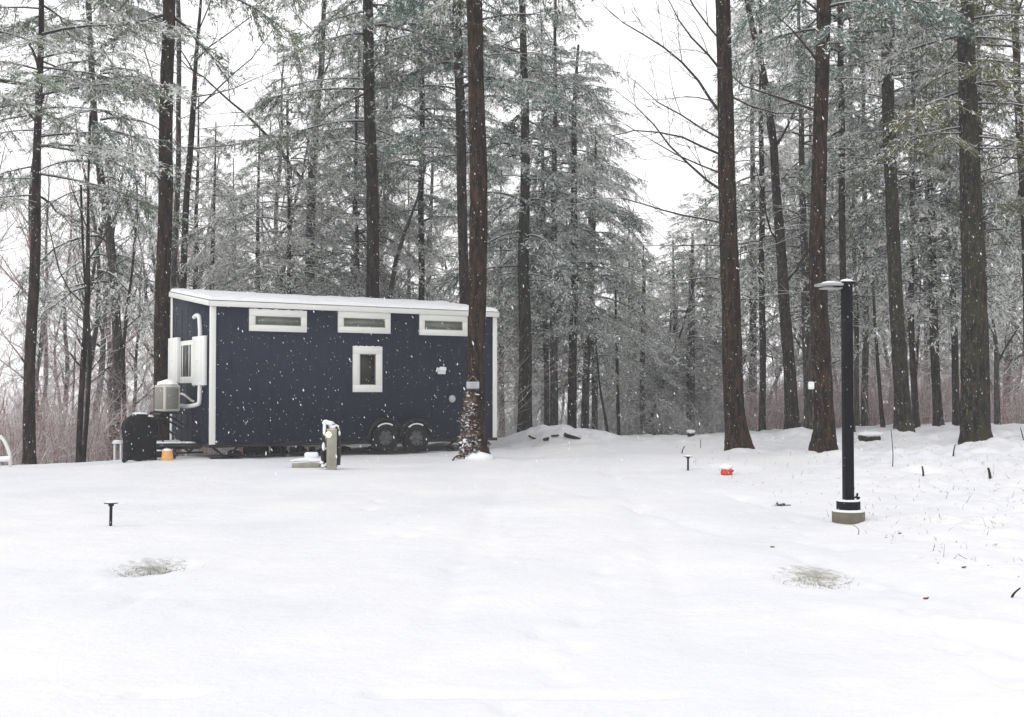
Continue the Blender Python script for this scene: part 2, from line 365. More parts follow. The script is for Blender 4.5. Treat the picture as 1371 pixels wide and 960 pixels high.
    def mesh(s, name, mats, smooth=False):
        me = bpy.data.meshes.new(name)
        V = np.concatenate(s.v) if s.v else np.zeros((0, 3))
        q = np.concatenate(s.q) if s.q else np.zeros((0, 4), int)
        pl = s.poly
        loops = [q.ravel()] + ([np.concatenate([np.array(p) for p in pl])] if pl else [])
        sizes = np.concatenate([np.full(len(q), 4), np.array([len(p) for p in pl], int)]).astype(int)
        mi = np.concatenate((s.qm or [np.zeros(0, int)]) + [np.array(s.pm, int)]).astype(np.int32)
        lp = np.concatenate(loops).astype(np.int32)
        me.vertices.add(len(V)); me.vertices.foreach_set('co', V.astype(np.float32).ravel())
        me.loops.add(len(lp)); me.loops.foreach_set('vertex_index', lp)
        me.polygons.add(len(sizes))
        me.polygons.foreach_set('loop_start', np.concatenate([[0], np.cumsum(sizes)[:-1]]).astype(np.int32))
        me.polygons.foreach_set('loop_total', sizes.astype(np.int32))
        for m in mats: me.materials.append(m)
        me.polygons.foreach_set('material_index', mi)
        me.update(calc_edges=True); me.validate()
        if smooth: me.polygons.foreach_set('use_smooth', np.ones(len(me.polygons), bool))
        return me
def obj(name, mb, mats, parent=None, smooth=False, loc=None):
    if not isinstance(mats, (list, tuple)): mats = [mats]
    me = mb.mesh(name, mats, smooth) if isinstance(mb, MB) else mb
    if smooth and isinstance(mb, MB):
        try: me.set_sharp_from_angle(angle=R(35))
        except Exception: pass
    o = bpy.data.objects.new(name, me); COL.objects.link(o)
    if parent is not None: o.parent = parent
    if loc is not None: o.location = loc
    return o
def tag(o, label, cat, group=None, kind=None):
    if label: o['label'] = label
    if cat: o['category'] = cat
    if group: o['group'] = group
    if kind: o['kind'] = kind
    return o
def thing(name, label, cat, loc=(0, 0, 0), rotz=0, group=None):
    o = bpy.data.objects.new(name, None); COL.objects.link(o)
    o.location = loc; o.rotation_euler = (0, 0, rotz); o.empty_display_size = .3
    return tag(o, label, cat, group)

# ------------------------------------------------------------------ ground sheet
def axis(lims):
    a = []
    for (x0, x1, d) in lims: a.append(np.arange(x0, x1-1e-6, d))
    return np.concatenate(a+[[lims[-1][1]]])
xs = axis([(-90, -30, 5), (-30, -11, .5), (-11, 13, .055), (13, 30, .5), (30, 90, 5)])
ys = axis([(-60, -20, 10), (-20, 3, 2), (3, 5, .2), (5, 16, .045), (16, 34, .08), (34, 50, .5), (50, 130, 4)])
XX, YY = np.meshgrid(xs, ys)
ZZ = ground_z(XX, YY)
g = MB(); nx, ny = len(xs), len(ys)
ii = (np.arange(ny-1)[:, None]*nx + np.arange(nx-1)[None])
g.quads(np.stack([XX, YY, ZZ], -1).reshape(-1, 3), np.stack([ii, ii+1, ii+nx+1, ii+nx], -1).reshape(-1, 4))
o = obj('snow_ground', g, M['ground'], smooth=False); o.data.polygons.foreach_set('use_smooth', np.ones(len(o.data.polygons), bool))
o['kind'] = 'structure'

# ------------------------------------------------------------------ the tiny house on its trailer
A2 = np.array(P(281.8, 594.7, 24.0)); B2 = np.array(P(664, 585, 27.67))
u = (B2-A2)[:2]; LEN = float(np.linalg.norm(u)); u = u/LEN; wv = np.array([-u[1], u[0]])
ANG = math.atan2(u[1], u[0]); WID = 2.73
HZ0 = float(A2[2]); 
def on_side(px, py, off=0):      # house coordinates of a point of the long wall seen at a photo pixel
    d = P(px, py, 10.0)-np.array([0, 0, EYE])
    o0 = A2[:2] - wv*off
    # o0 + u*s = k*d
    Mx = np.array([[d[0], -u[0]], [d[1], -u[1]]]); k, s_ = np.linalg.solve(Mx, o0)
    return s_, EYE + k*d[2]
def on_end(px, py, off=0):
    d = P(px, py, 10.0)-np.array([0, 0, EYE]); o0 = A2[:2] - u*off
    Mx = np.array([[d[0], -wv[0]], [d[1], -wv[1]]]); k, s_ = np.linalg.solve(Mx, o0)
    return s_, EYE + k*d[2]
GZ = gz(A2[0]+2, A2[1]+1.5)
ZT = on_side(281.8, 405)[1]; ZTR = ZT + .36
house = thing('tiny_house', 'dark navy tiny house on a trailer with white trim and a snowy slanted roof', 'tiny house', (A2[0], A2[1], 0), ANG)
def hbox(mb, x0, x1, y0, y1, z0, z1, m=0, bev=.006): mb.box(((x0+x1)/2, (y0+y1)/2, (z0+z1)/2), (x1-x0, y1-y0, z1-z0), m, bev)
# local axes: x along the long wall, y into depth, z world height
mb = MB()
pr = [(0, 0, HZ0), (LEN, 0, HZ0), (LEN, 0, ZT), (0, 0, ZT), (0, WID, HZ0), (LEN, WID, HZ0), (LEN, WID, ZTR), (0, WID, ZTR)]
mb.v.append(np.array(pr, float)); mb.n = 8
for f in [(0, 1, 2, 3), (5, 4, 7, 6), (4, 0, 3, 7), (1, 5, 6, 2), (3, 2, 6, 7), (4, 5, 1, 0)]: mb.poly.append(list(f)); mb.pm.append(0)
# shallow board lines
nb = int(LEN/.405)
for i in range(1, nb): hbox(mb, i*LEN/nb-.004, i*LEN/nb+.004, -.003, .002, HZ0+.01, ZT-.05, 0, 0)
for i in range(1, 7): hbox(mb, -.006, .002, i*WID/7-.01, i*WID/7+.01, HZ0+.01, ZT-.05, 0, 0)
obj('wall', mb, M['siding'], house)
tw = .095
for (x, y, sx, sy) in [(0, 0, -1, -1), (LEN, 0, 1, -1), (0, WID, -1, 1)]:
    mb = MB(); top = (ZT if y == 0 else ZTR) - .02
    hbox(mb, min(x-sx*tw, x+sx*.022), max(x-sx*tw, x+sx*.022), min(y, y+sy*.022)+.0, max(y, y+sy*.022), HZ0-.01, top)
    y0_, y1_ = (y, y+tw*.6) if sy < 0 else (y-tw, y)
    hbox(mb, min(x, x+sx*.020), max(x, x+sx*.020), y0_+.001, y1_-.001, HZ0-.012, top-.001)
    obj('corner_trim', mb, M['trim'], house)
# roof: slab, fascia and snow
rs = math.atan2(.36, WID); rotx = Matrix.Rotation(rs, 4, 'X')
mb = MB(); OV = .03
cy = WID/2; cz = (ZT+ZTR)/2
mb.box((LEN/2, cy, cz+.022), (LEN+2*OV, (WID+2*OV)/math.cos(rs), .05), 0, .006, rotx)
roof = obj('roof', mb, M['black_metal'], house)
mb = MB()
hbox(mb, -OV-.02, LEN+OV+.02, -OV-.045, -OV-.012, ZT-.075, ZT+.04)
mb.box((-OV-.018, cy, cz-.01), (.034, (WID+2*OV)/math.cos(rs)-.02, .11), 0, .004, rotx)
mb.box((LEN+OV+.018, cy, cz-.01), (.034, (WID+2*OV)/math.cos(rs)-.02, .11), 0, .004, rotx)
obj('fascia', mb, M['trim'], roof)
mb = MB()
NX, NY = 150, 40
sx_ = np.linspace(-OV-.03, LEN+OV+.03, NX); sy_ = np.linspace(-OV-.055, WID+OV, NY)
SX, SY = np.meshgrid(sx_, sy_)
bz = ZT + .062 + (SY)*math.tan(rs)
ed = np.minimum(np.minimum(SX-sx_[0], sx_[-1]-SX), np.minimum(SY-sy_[0], sy_[-1]-SY))
th = .062*np.clip(ed/.05, 0, 1)**.4 * (1+.6*vnoise(SX*1.3, SY*2)) + .03*vnoise(SX*5, SY*5)*np.clip(ed/.05, 0, 1)
SYo = SY - .03*np.maximum(0, vnoise(SX*3, 3.3))*(SY < .1)
top = np.stack([SX, SYo, bz+np.maximum(th, 0)], -1).reshape(-1, 3)
ii = (np.arange(NY-1)[:, None]*NX+np.arange(NX-1)[None])
qq = np.stack([ii, ii+1, ii+NX+1, ii+NX], -1).reshape(-1, 4)
mb.quads(top, qq); bot = np.stack([SX, SY, bz-.001], -1).reshape(-1, 3); mb.quads(bot, qq[:, ::-1])
o = obj('roof_snow', mb, M['snow'], roof, smooth=True)
# windows of the long side
def window(px0, px1, py0, py1, fw, gm):
    x0, zt = on_side(px0, py0, .04); x1, _ = on_side(px1, py0, .04); _, zb = on_side(px0, py1, .04)
    mb = MB(); d = -.045
    hbox(mb, x0, x1, d, .0, zt-fw, zt, bev=.004); hbox(mb, x0, x1, d, .0, zb, zb+fw, bev=.004)
    hbox(mb, x0, x0+fw, d+.002, 0, zb+fw+.0005, zt-fw-.0005, bev=.003); hbox(mb, x1-fw, x1, d+.002, 0, zb+fw+.0005, zt-fw-.0005, bev=.003)
    f = obj('window', mb, M['trim'], house)
    mb = MB(); hbox(mb, x0+fw-.01, x1-fw+.01, -.018, -.001, zb+fw-.01, zt-fw+.01, bev=0)
    obj('pane', mb, gm, f)
    mb = MB()
    i0, i1, j0, j1 = x0+fw, x1-fw, zb+fw, zt-fw; q = .022
    hbox(mb, i0, i1, -.034, -.0185, j1-q, j1, bev=0); hbox(mb, i0, i1, -.034, -.0185, j0, j0+q, bev=0)
    hbox(mb, i0, i0+q, -.033, -.0185, j0+q, j1-q, bev=0); hbox(mb, i1-q, i1, -.033, -.0185, j0+q, j1-q, bev=0)
    if gm is M['glass_reflect']: hbox(mb, i0+q, i1-q, -.026, -.0185, (j0+j1)/2-.008, (j0+j1)/2+.008, bev=0)
    obj('sash', mb, M['grille'], f)
    mb = MB(); n_ = 14
    for k in range(n_):
        a = x0+(x1-x0)*(k+.5)/n_
        mb.blob((a, -.024, zt+.004), ((x1-x0)/n_*.75, .022, .016+.008*math.sin(k*2.3)), seed=k, sub=1)
    obj('sill_snow', mb, M['snow'], f, smooth=True)
window(334, 411, 414, 443, .13, M['glass_reflect']); window(453, 523, 417, 445, .13, M['glass_reflect']); window(562, 626, 421, 448.5, .13, M['glass_reflect'])
window(473, 512, 464, 525, .155, M['glass'])
# vent hood, round outlet on the long side
s_, z_ = on_side(591, 495); mb = MB()
mb.box((s_, -.05, z_), (.17, .10, .07), 0, .02); mb.box((s_, -.012, z_-.03), (.20, .022, .14), 0, .004)
mb.blob((s_, -.055, z_+.04), (.09, .05, .03), 1, sub=2)
mb.cyl((s_-.13, -.03, z_), .018, .1, 0, rot=Matrix.Rotation(R(20), 4, 'Y'))
obj('exhaust_vent', mb, [M['white'], M['snow']], house, smooth=True)
s_, z_ = on_side(605, 534); mb = MB()
mb.cyl((s_, -.015, z_), .085, .03, 0, rot=Matrix.Rotation(R(90), 4, 'X'), bev=.008); mb.cyl((s_, -.035, z_), .05, .03, 1, rot=Matrix.Rotation(R(90), 4, 'X'), bev=.008)
obj('power_inlet', mb, [M['steel'], M['sign']], house, smooth=True)
# end wall: window, shutters and white line cover pipe
def endbox(name, pa, pb, ya, yb, o0, o1, mat, par=house, bev=.006):
    a, zt = on_end(pa, ya, o1); b, _ = on_end(pb, ya, o1); _, zb = on_end((pa+pb)/2, yb, o1)
    mb = MB(); hbox(mb, -o1, -o0, min(a, b), max(a, b), zb, zt, bev=bev); return obj(name, mb, mat, par), (min(a, b), max(a, b), zb, zt)
ew, e = endbox('window', 241, 258, 457, 513, 0, .045, M['trim'])
a0, a1, z0, z1 = e
mb = MB(); hbox(mb, -.05, -.046, a0+.12, a1-.10, z0+.14, z1-.1, bev=0); obj('pane', mb, M['glass'], ew)
mb = MB(); hbox(mb, -.056, -.0505, a0+.20, a0+.24, z0+.14, z1-.1, bev=0); obj('sash', mb, M['white'], ew); mb = MB(); hbox(mb, -.056, -.0505, a1-.24, a1-.2, z0+.14, z1-.1, bev=0); obj('sash', mb, M['white'], ew)
for (pa, pb, ya, yb) in [(225, 237, 453, 513), (257, 272, 451, 516)]:
    sh, e = endbox('shutter', pa, pb, ya, yb, .03, .12, M['white'], bev=.012)
    mb = MB()
    hbox(mb, -.125, -.1205, e[0]+.07, e[1]-.07, e[2]+.08, e[3]-.08, bev=.003)
    mb.cyl((-.13, (e[0]+e[1])/2, (e[2]+e[3])/2), .02, .02, 0, rot=Matrix.Rotation(R(90), 4, 'Y'))
    obj('latch_panel', mb, M['trim'], sh)
def epath(pts, off): 
    r_ = []
    for (px, py) in pts:
        s__, z__ = on_end(px, py, off); r_.append((-off, s__, z__))
    return r_
def smoothpath(pts, n=6):
    p = np.array(pts, float); out_ = []
    for i in range(len(p)-1):
        p0 = p[max(i-1, 0)]; p1 = p[i]; p2 = p[i+1]; p3 = p[min(i+2, len(p)-1)]
        for k in range(n):
            t = k/n; out_.append(.5*((2*p1)+(-p0+p2)*t+(2*p0-5*p1+4*p2-p3)*t*t+(-p0+3*p1-3*p2+p3)*t**3))
    out_.append(p[-1]); return np.array(out_)
mb = MB(); mb.tube(smoothpath(epath([(260, 425), (263, 422.5), (266.5, 424), (267.5, 432), (268, 442), (268, 453)], .06)), .045, 10)
obj('pipe_cover', mb, M['white'], house, smooth=True); mb = MB(); mb.tube(smoothpath(epath([(268, 514), (267.5, 525), (267, 537), (265, 541), (259, 543), (250, 544), (243, 543)], .07)), .045, 10)
obj('pipe_cover', mb, M['white'], house, smooth=True)
# trailer underneath
mb = MB()
FZ = HZ0-.005
hbox(mb, -.02, LEN+.02, .03, .13, FZ-.075, FZ-.003); hbox(mb, -.02, LEN+.02, WID-.13, WID-.03, FZ-.075, FZ-.003)
for i in range(9): hbox(mb, i*(LEN-.1)/8, i*(LEN-.1)/8+.09, .131, WID-.131, FZ-.06, FZ-.003)
hbox(mb, LEN+.021, LEN+.06, .03, WID-.03, FZ-.08, FZ-.004)
for y in (.6, WID-.6):     # A-frame tongue
    p = np.array([(-.0, y, FZ-.06), (-1.0, WID/2+(.06 if y > 1.3 else -.06), FZ-.08)]); mb.tube(p, .06, 4)
mb.box((-1.08, WID/2, FZ-.06), (.22, .1, .07), 0, .01); mb.tube(np.array([(-.9, WID/2, GZ), (-.9, WID/2, FZ+.35)]), .03, 8)
mb.tube(np.array([(-.9, WID/2, FZ+.33), (-.82, WID/2-.2, FZ+.33)]), .012, 6)
obj('trailer_frame', mb, M['black_metal'], house)
mb = MB(); q = np.array([(-.15, .8, FZ-.01), (-1.3, WID/2, FZ-.01)]); 
for k in range(8): mb.blob((-.15-k*.10, WID/2-.5+k*.055, FZ+.0), (.11, .06, .03), seed=k)
for k in range(8): mb.blob((-.15-k*.10, WID/2+.5-k*.055, FZ+.0), (.11, .06, .03), seed=k+3)
obj('tongue_snow', mb, M['snow'], house, smooth=True)
# AC unit on a bracket above the tongue
ac = obj('condenser_bracket', (lambda m_: ([m_.tube(np.array(p_), .022, 6) for p_ in
   ([(-.02, WID/2-.25, HZ0+.25), (-.62, WID/2-.25, HZ0+.62)], [(-.02, WID/2+.45, HZ0+.25), (-.62, WID/2+.45, HZ0+.62)], [(-.02, WID/2-.25, HZ0+.62), (-.72, WID/2-.25, HZ0+.62)],
    [(-.02, WID/2+.45, HZ0+.62), (-.72, WID/2+.45, HZ0+.62)], [(-.7, WID/2-.3, HZ0+.6), (-.7, WID/2+.5, HZ0+.6)], [(-.70, WID/2, HZ0+.58), (-.5, WID/2, GZ+.05)], [(-.3, WID/2, HZ0+.1), (-.7, WID/2, HZ0+.5)])], m_)[1])(MB()), M['black_metal'], house)
mb = MB(); mb.box((-.46, WID/2+.10, HZ0+.62+.31), (.34, .74, .56), 0, .03, seg=2)
acb = obj('condenser_unit', mb, M['beige'], house)
mb = MB(); mb.box((-.46, WID/2-.275, HZ0+.93), (.26, .012, .46), 0, .005)
for k in range(9): hbox(mb, -.58, -.34, WID/2-.288, WID/2-.282, HZ0+.74+k*.045, HZ0+.76+k*.045, bev=0)
mb.box((-.635, WID/2+.1, HZ0+.93), (.012, .6, .46), 0, .005)
obj('grille', mb, M['grille'], acb)
mb = MB(); mb.tube(smoothpath([(-.3, WID/2-.30, HZ0+1.02), (-.25, WID/2-.40, HZ0+1.0), (-.1, WID/2-.42, HZ0+.88), (-.05, WID/2-.45, HZ0+.86)]), .025, 8)
obj('hose', mb, M['orange'] if False else M['beige'], acb, smooth=True)
mb = MB(); mb.blob((-.46, WID/2+.10, HZ0+1.22), (.20, .40, .11), seed=4, flat=-.02); obj('snow_cap', mb, M['snow'], acb, smooth=True)
# wheels
WR = .325
for (px) in (515, 556):
    s_, z_ = on_side(px, 586, .02); zc = max(z_, GZ+WR-.02)
    Ry = Matrix.Rotation(R(90), 4, 'X'); mb = MB()
    b = bmesh.new(); prof = [(.17, -.10), (.24, -.11), (.29, -.105), (WR-.006, -.085), (WR, -.05), (WR, .05), (WR-.006, .085), (.29, .105), (.24, .11), (.17, .10)]
    for i in range(40):
        a = i/40*2*math.pi
        for (r_, y_) in prof: b.verts.new((r_*math.cos(a), y_, r_*math.sin(a)))
    b.verts.ensure_lookup_table(); npf = len(prof)
    for i in range(40):
        for k in range(npf):
            k2 = (k+1) % npf; i2 = (i+1) % 40
            b.faces.new([b.verts[i*npf+k], b.verts[i*npf+k2], b.verts[i2*npf+k2], b.verts[i2*npf+k]])
    wheel = bpy.data.objects.new('wheel', None); COL.objects.link(wheel); wheel.parent = house; wheel.location = (s_, -.0, zc)
    mb.bm(b); obj('tyre', mb, M['rubber'], wheel, smooth=True)
    mb = MB(); mb.cyl((0, -.05, 0), .185, .05, 0, rot=Ry, seg=32, bev=.008); mb.cyl((0, -.085, 0), .06, .06, 0, rot=Ry, bev=.01)
    for k in range(6):
        a = k/6*2*math.pi; mb.cyl((.095*math.cos(a), -.08, .095*math.sin(a)), .012, .03, 0, rot=Ry, seg=6)
        a += math.pi/6; mb.cyl((.14*math.cos(a), -.076, .14*math.sin(a)), .022, .004, 1, rot=Ry, seg=10)
    obj('rim', mb, [M['rim'], M['rubber']], wheel, smooth=True)
    mb = MB(); aa = np.linspace(R(60), R(130), 9); mb.tube(np.stack([WR*.97*np.cos(aa), -.09+0*aa, WR*.97*np.sin(aa)], -1), .018, 6)
    obj('tyre_snow', mb, M['snow'], wheel, smooth=True)
    for_arc = (s_, zc)
    mb = MB(); aa = np.linspace(R(8), R(172), 18); r1 = WR+.075
    outer = np.stack([(r1+.05)*np.cos(aa), (r1+.05)*np.sin(aa)], -1); inner = np.stack([r1*np.cos(aa), r1*np.sin(aa)], -1)
    V = []; 
    for y in (-.13, .0):
        for arr in (outer, inner): V += [(s_+p[0], y, zc-.02+p[1]) for p in arr]
    n_ = 18; Q = []
    for i in range(n_-1): Q += [(i, i+1, n_+i+1, n_+i), (2*n_+i+1, 2*n_+i, 3*n_+i, 3*n_+i+1), (i+1, i, 2*n_+i, 2*n_+i+1), (n_+i, n_+i+1, 3*n_+i+1, 3*n_+i)]
    mb.quads(V, Q); obj('wheel_arch', mb, M['black_metal'], house)
    # dark liner behind the wheel
    mb = MB(); V = [(s_+r1*math.cos(a), .0-.008, zc-.02+r1*math.sin(a)) for a in np.linspace(0, math.pi, 24)]
    mb.v.append(np.array(V)); mb.n = 24; mb.poly.append(list(range(24))); mb.pm.append(0); mb.poly.append([0, 23, 22]) if False else None
    obj('wheel_well', mb, M['rubber'], house)
# scissor jacks, leveling pads, stands
def jack(x, y, wd=.42):
    mb = MB(); zt_, zb_ = FZ-.075, GZ+.04; mid = (zt_+zb_)/2
    for sg in (-1, 1):
        mb.tube(np.array([(x, y, zt_), (x+sg*wd/2, y, mid)]), .02, 4); mb.tube(np.array([(x+sg*wd/2, y, mid), (x, y, zb_)]), .02, 4)
    mb.tube(np.array([(x-wd/2-.05, y, mid), (x+wd/2+.05, y, mid)]), .008, 6)
    mb.box((x, y, zb_-.02), (.34, .24, .03), 0, .004); mb.box((x, y, zt_-.005), (.2, .1, .03), 0, .004)
    obj('scissor_jack', mb, M['black_metal'], house)
def vjack(x, y):
    mb = MB(); 
    for sg in (-1, 1): mb.tube(np.array([(x+sg*.26, y, FZ-.075), (x, y, GZ+.05)]), .022, 4)
    mb.box((x, y, GZ+.03), (.6, .2, .03), 0, .004); obj('stabiliser_leg', mb, M['black_metal'], house)
vjack(.35, .12); jack(LEN-1.05, .1); jack(LEN-.12, .3, .3); vjack(.35, WID-.2)
mb = MB(); rg = random.Random(3)
for k in range(16):
    x = 1.3+rg.random()*1.3; y = .4+rg.random()*1.4; mb.box((x, y, (GZ+HZ0)/2-.08), (.07+.08*rg.random(), .16, HZ0-GZ-.12), 0, .01)
for k in range(7):
    x = .8+k*.55; mb.blob((x, .3+rg.random(), GZ+.07), (.15, .12, .08), seed=k)
mb.tube(smoothpath([(.4, .1, GZ+.1), (1.2, .05, GZ+.05), (2.2, .15, GZ+.09), (3.3, .1, GZ+.06), (3.9, .1, GZ+.10)]), .03, 8)
obj('support_blocks', mb, M['rubber'], house)
# ------------------------------------------------------------------ orange tub beside the hitch, covered grill
p = G(224, 616); r_ = .115
mb = MB(); mb.cyl((0, 0, .09), .125, .19, 0, r2=.095, seg=28, bev=.02); tub = thing('bucket', 'small rounded orange bucket sitting in the snow under the trailer hitch', 'bucket', tuple(p))
obj('body', mb, M['orange'], tub, smooth=True)
mb = MB(); mb.blob((0, .0, .195), (.09, .09, .035), seed=2); obj('snow_cap', mb, M['snow'], tub, smooth=True)
p = G(187, 606.5, 24.6); gp = np.array([P(187, 600, 23.7)[0], 23.7, 0]); gp[2] = gz(gp[0], gp[1])
grill = thing('covered_grill', 'barbecue grill under a creased black cover with snow on top, left of the trailer', 'grill', tuple(gp), R(12))
mb = MB(); prof = [(.03, 0.30), (.3, .295), (.50, .325), (.62, .345), (.71, .32), (.80, .25), (.86, .15), (.885, 0.0)]
V = []; ns = 48
rgg = np.random.RandomState(4)
for (z, r_) in prof:
    for i in range(ns):
        a = i/ns*2*math.pi; c, s = math.cos(a), math.sin(a)
        sq = 1/max(abs(c), abs(s))**.25
        fold = 1 + .075*math.sin(a*9+z*4)*(1-z)*1.3 + .02*rgg.randn()*(.2 < z < .8)
        V.append((r_*c*sq*fold, r_*s*sq*fold*.72, z + .02*math.sin(a*5) * (z < .1)))
Q = []
for k in range(len(prof)-1):
    for i in range(ns): Q.append((k*ns+i, k*ns+(i+1) % ns, (k+1)*ns+(i+1) % ns, (k+1)*ns+i))
mb.quads(V, Q); obj('cover', mb, M['cover'], grill, smooth=True); grill.scale = (1.02, 1, 1.09)
mb = MB(); mb.blob((0, 0, .875), (.15, .11, .025), seed=5); mb.blob((.17, 0, .825), (.10, .12, .02), seed=6); obj('snow_cap', mb, M['snow'], grill, smooth=True)
for (x, y) in ((-.27, -.17), (.27, -.17), (-.27, .17), (.27, .17)):
    mb = MB(); mb.cyl((x, y, .03), .045, .03, rot=Matrix.Rotation(R(90), 4, 'X'), bev=.006); obj('caster', mb, M['rubber'], grill, smooth=True)
# low dark bundle in front of the hitch
p = P(205, 604, 24.4)
mb = MB(); mb.tube(smoothpath([(-.25, 0, .03), (-.1, .05, .12), (.1, 0, .14), (.28, .02, .08), (.4, 0, .04)]), .075, 10, rough=.08, rng=rgg)
for k in range(5): mb.blob((-.1+k*.1, -.02, .2), (.07, .05, .02), 1, seed=k)
o = obj('power_cord', mb, [M['rubber'], M['snow']], smooth=True); o.location = (p[0], 24.5, gz(p[0], 24.5)); tag(o, 'low heap of black cord lying between the covered grill and the orange bucket', 'cord')
# little stand with a snowy top left of the grill
p = P(158, 605, 26.5); zz = gz(p[0], 26.5); tz = P(158, 593, 26.5)[2]
st_ = thing('side_table', 'tiny white side table with a snowy top, left behind the covered grill', 'table', (p[0], 26.5, zz))
mb = MB(); mb.box((0, 0, tz-zz), (.22, .2, .03), 0, .01); obj('table_top', mb, M['white'], st_)
for (x) in (-.07, .07):
    mb = MB(); mb.box((x, 0, (tz-zz)/2), (.03, .1, tz-zz-.03), 0, .004); obj('leg', mb, M['white'], st_)
mb = MB(); mb.blob((0, 0, tz-zz+.03), (.11, .1, .035), seed=1); obj('snow_cap', mb, M['snow'], st_, smooth=True)
# white hoop at the far left edge
Yh = 24.0; bz_ = gz(P(0, 612, Yh)[0], Yh)
pts = [P(x, y, Yh) for (x, y) in [(-30, 612), (-27, 596), (-18, 586), (-6, 583), (3, 587), (9, 597), (13, 610), (14, 621)]]
hx_ = pts[4][0]; ph = [(q[0]-hx_, 0, q[2]-bz_) for q in pts]; ph[-1] = (ph[-1][0], 0, -.1); ph[0] = (ph[0][0], 0, -.1)
hoop = thing('garden_hoop', 'white arched hoop poking out of the snow by the leftmost trunk', 'hoop', (hx_, Yh, bz_))
mb = MB(); mb.tube(smoothpath(ph), .034, 10); obj('arch', mb, M['trim'], hoop, smooth=True)
q0 = P(-20, 616, Yh-.15); q1 = P(14, 614, Yh-.15); mb = MB(); mb.tube(np.array([(q0[0]-hx_, -.15, q0[2]-bz_), (q1[0]-hx_, -.15, q1[2]-bz_)]), .055, 8); obj('snow_ledge', mb, M['snow'], hoop, smooth=True)
# ------------------------------------------------------------------ utility pedestal (wood post, lit lamp, hose, snow)
p = G(444, 629); Yp = p[1]; k_ = Yp/F
post = thing('utility_post', 'grey wooden hookup post with a lit yellow lamp and draped hose under snow', 'post', tuple(p), R(8))
HP = 56*k_
mb = MB(); mb.box((0, 0, HP/2-.03), (.175, .14, HP+.02), 0, .012); 
obj('post', mb, M['wood_grey'], post)
mb = MB(); mb.box((-.01, .16, HP*.42), (.22, .14, HP*.75), 0, .02); mb.box((-.11, .10, HP*.30), (.09, .1, HP*.45), 0, .02); obj('meter_box', mb, M['hose'], post)
mb = MB(); mb.cyl((-.055, -.085, HP*.84), .05, .05, 0, rot=Matrix.Rotation(R(90), 4, 'X'), bev=.012); obj('lamp', mb, M['lit'], post, smooth=True)
mb = MB(); mb.tube(smoothpath([(-.14, .0, .05), (-.16, .02, HP*.5), (-.12, .05, HP*.95), (-.02, .06, HP*1.1), (.1, .05, HP*.93), (.13, .03, HP*.5), (.12, .0, .08)]), .03, 8); obj('hose', mb, M['hose'], post, smooth=True)
mb = MB()
for (x, y, z, a, b_) in [(-.10, .08, HP*1.12, .07, .05), (-.04, .1, HP*1.09, .09, .05), (.03, .1, HP*1.02, .09, .045), (.09, .08, HP*.93, .05, .06), (.125, .05, HP*.85, .025, .06), (-.125, .02, HP*.95, .03, .12), (-.14, .0, HP*.55, .03, .08)]: mb.blob((x, y, z), (a, a if abs(x) < .1 else .04, b_), seed=x*9)
obj('snow_cap', mb, M['snow'], post, smooth=True)
pl = MB(); rgl = random.Random(8)
for k in range(9): pl.blob((-.2+rgl.random()*.22, -.05+rgl.random()*.1, .05+rgl.random()*.08), (.035, .03, .03), k % 2, seed=k)
obj('leaf_litter', pl, [M['leaf'], M['snow']], post)
# flat snowy lid beside it
p = P(412, 617, Yp+1.0); zz = gz(p[0], Yp+1.0)
lid = thing('utility_box', 'low snow covered utility box lid left of the wooden hookup post', 'box', (p[0], Yp+1.0, zz), R(4))
mb = MB(); mb.box((0, 0, .05), (.52, .5, .12), 0, .02); obj('box_body', mb, M['wood_grey'], lid)
mb = MB(); mb.blob((0, 0, .13), (.30, .27, .045), seed=3, flat=-.02, sub=3); mb.box((.05, .15, .22), (.24, .2, .10), 0, .03, seg=2); obj('snow_cap', mb, M['snow'], lid, smooth=True)
# ------------------------------------------------------------------ black lamp post with concrete footing (foreground right)
p = G(1136, 699); Yl = p[1]; k_ = Yl/F
lp = thing('lamp_post', 'tall square black lamp post on a round concrete footing, right foreground', 'lamp post', (p[0], Yl, p[2]), R(6))
ztop = P(1131, 380, Yl)[2]-p[2]; s15 = 15.5*k_
cz_ = P(1135, 684, Yl)[2]-p[2]
mb = MB(); mb.cyl((0, 0, cz_/2-.06), .182, cz_+.12, 0, seg=28, bev=.012); obj('footing', mb, M['concrete'], lp, smooth=True)
mb = MB(); mb.cyl((0, 0, cz_+.06), .132, .105, 0, seg=8, bev=.006, rot=Matrix.Rotation(R(22), 4, 'Z')); obj('base_collar', mb, M['post_black'], lp)
mb = MB(); mb.cyl((0, 0, cz_+.006), .172, .022, 0, seg=28, bev=.008); mb.cyl((0, 0, cz_+.118), .125, .018, 0, seg=24, bev=.006); obj('footing_snow', mb, M['snow'], lp, smooth=True)
mb = MB(); mb.box((0, 0, (ztop+cz_)/2+.04), (s15*.80, s15*.80, ztop-cz_-.08), 0, .008); obj('pole', mb, M['post_black'], lp)
mb = MB(); mb.tube(smoothpath([(.02, .02, cz_+.13), (.085, -.02, cz_+.16), (.1, -.02, cz_+.2)]), .012, 6); mb.blob((.105, -.02, cz_+.15), (.022, .02, .022)); obj('cable_knob', mb, M['post_black'], lp, smooth=True)
mb = MB(); mb.box((0, 0, ztop+.012), (s15*1.15, s15*1.15, .03), 0, .006); obj('post_cap', mb, M['post_black'], lp)
mb = MB(); mb.blob((0, 0, ztop+.035), (s15*.55, s15*.5, .022), seed=3); obj('cap_snow', mb, M['snow'], lp, smooth=True)
x0 = -(1131-1091)*k_
hd = bpy.data.objects.new('lamp_head', None); COL.objects.link(hd); hd.parent = lp
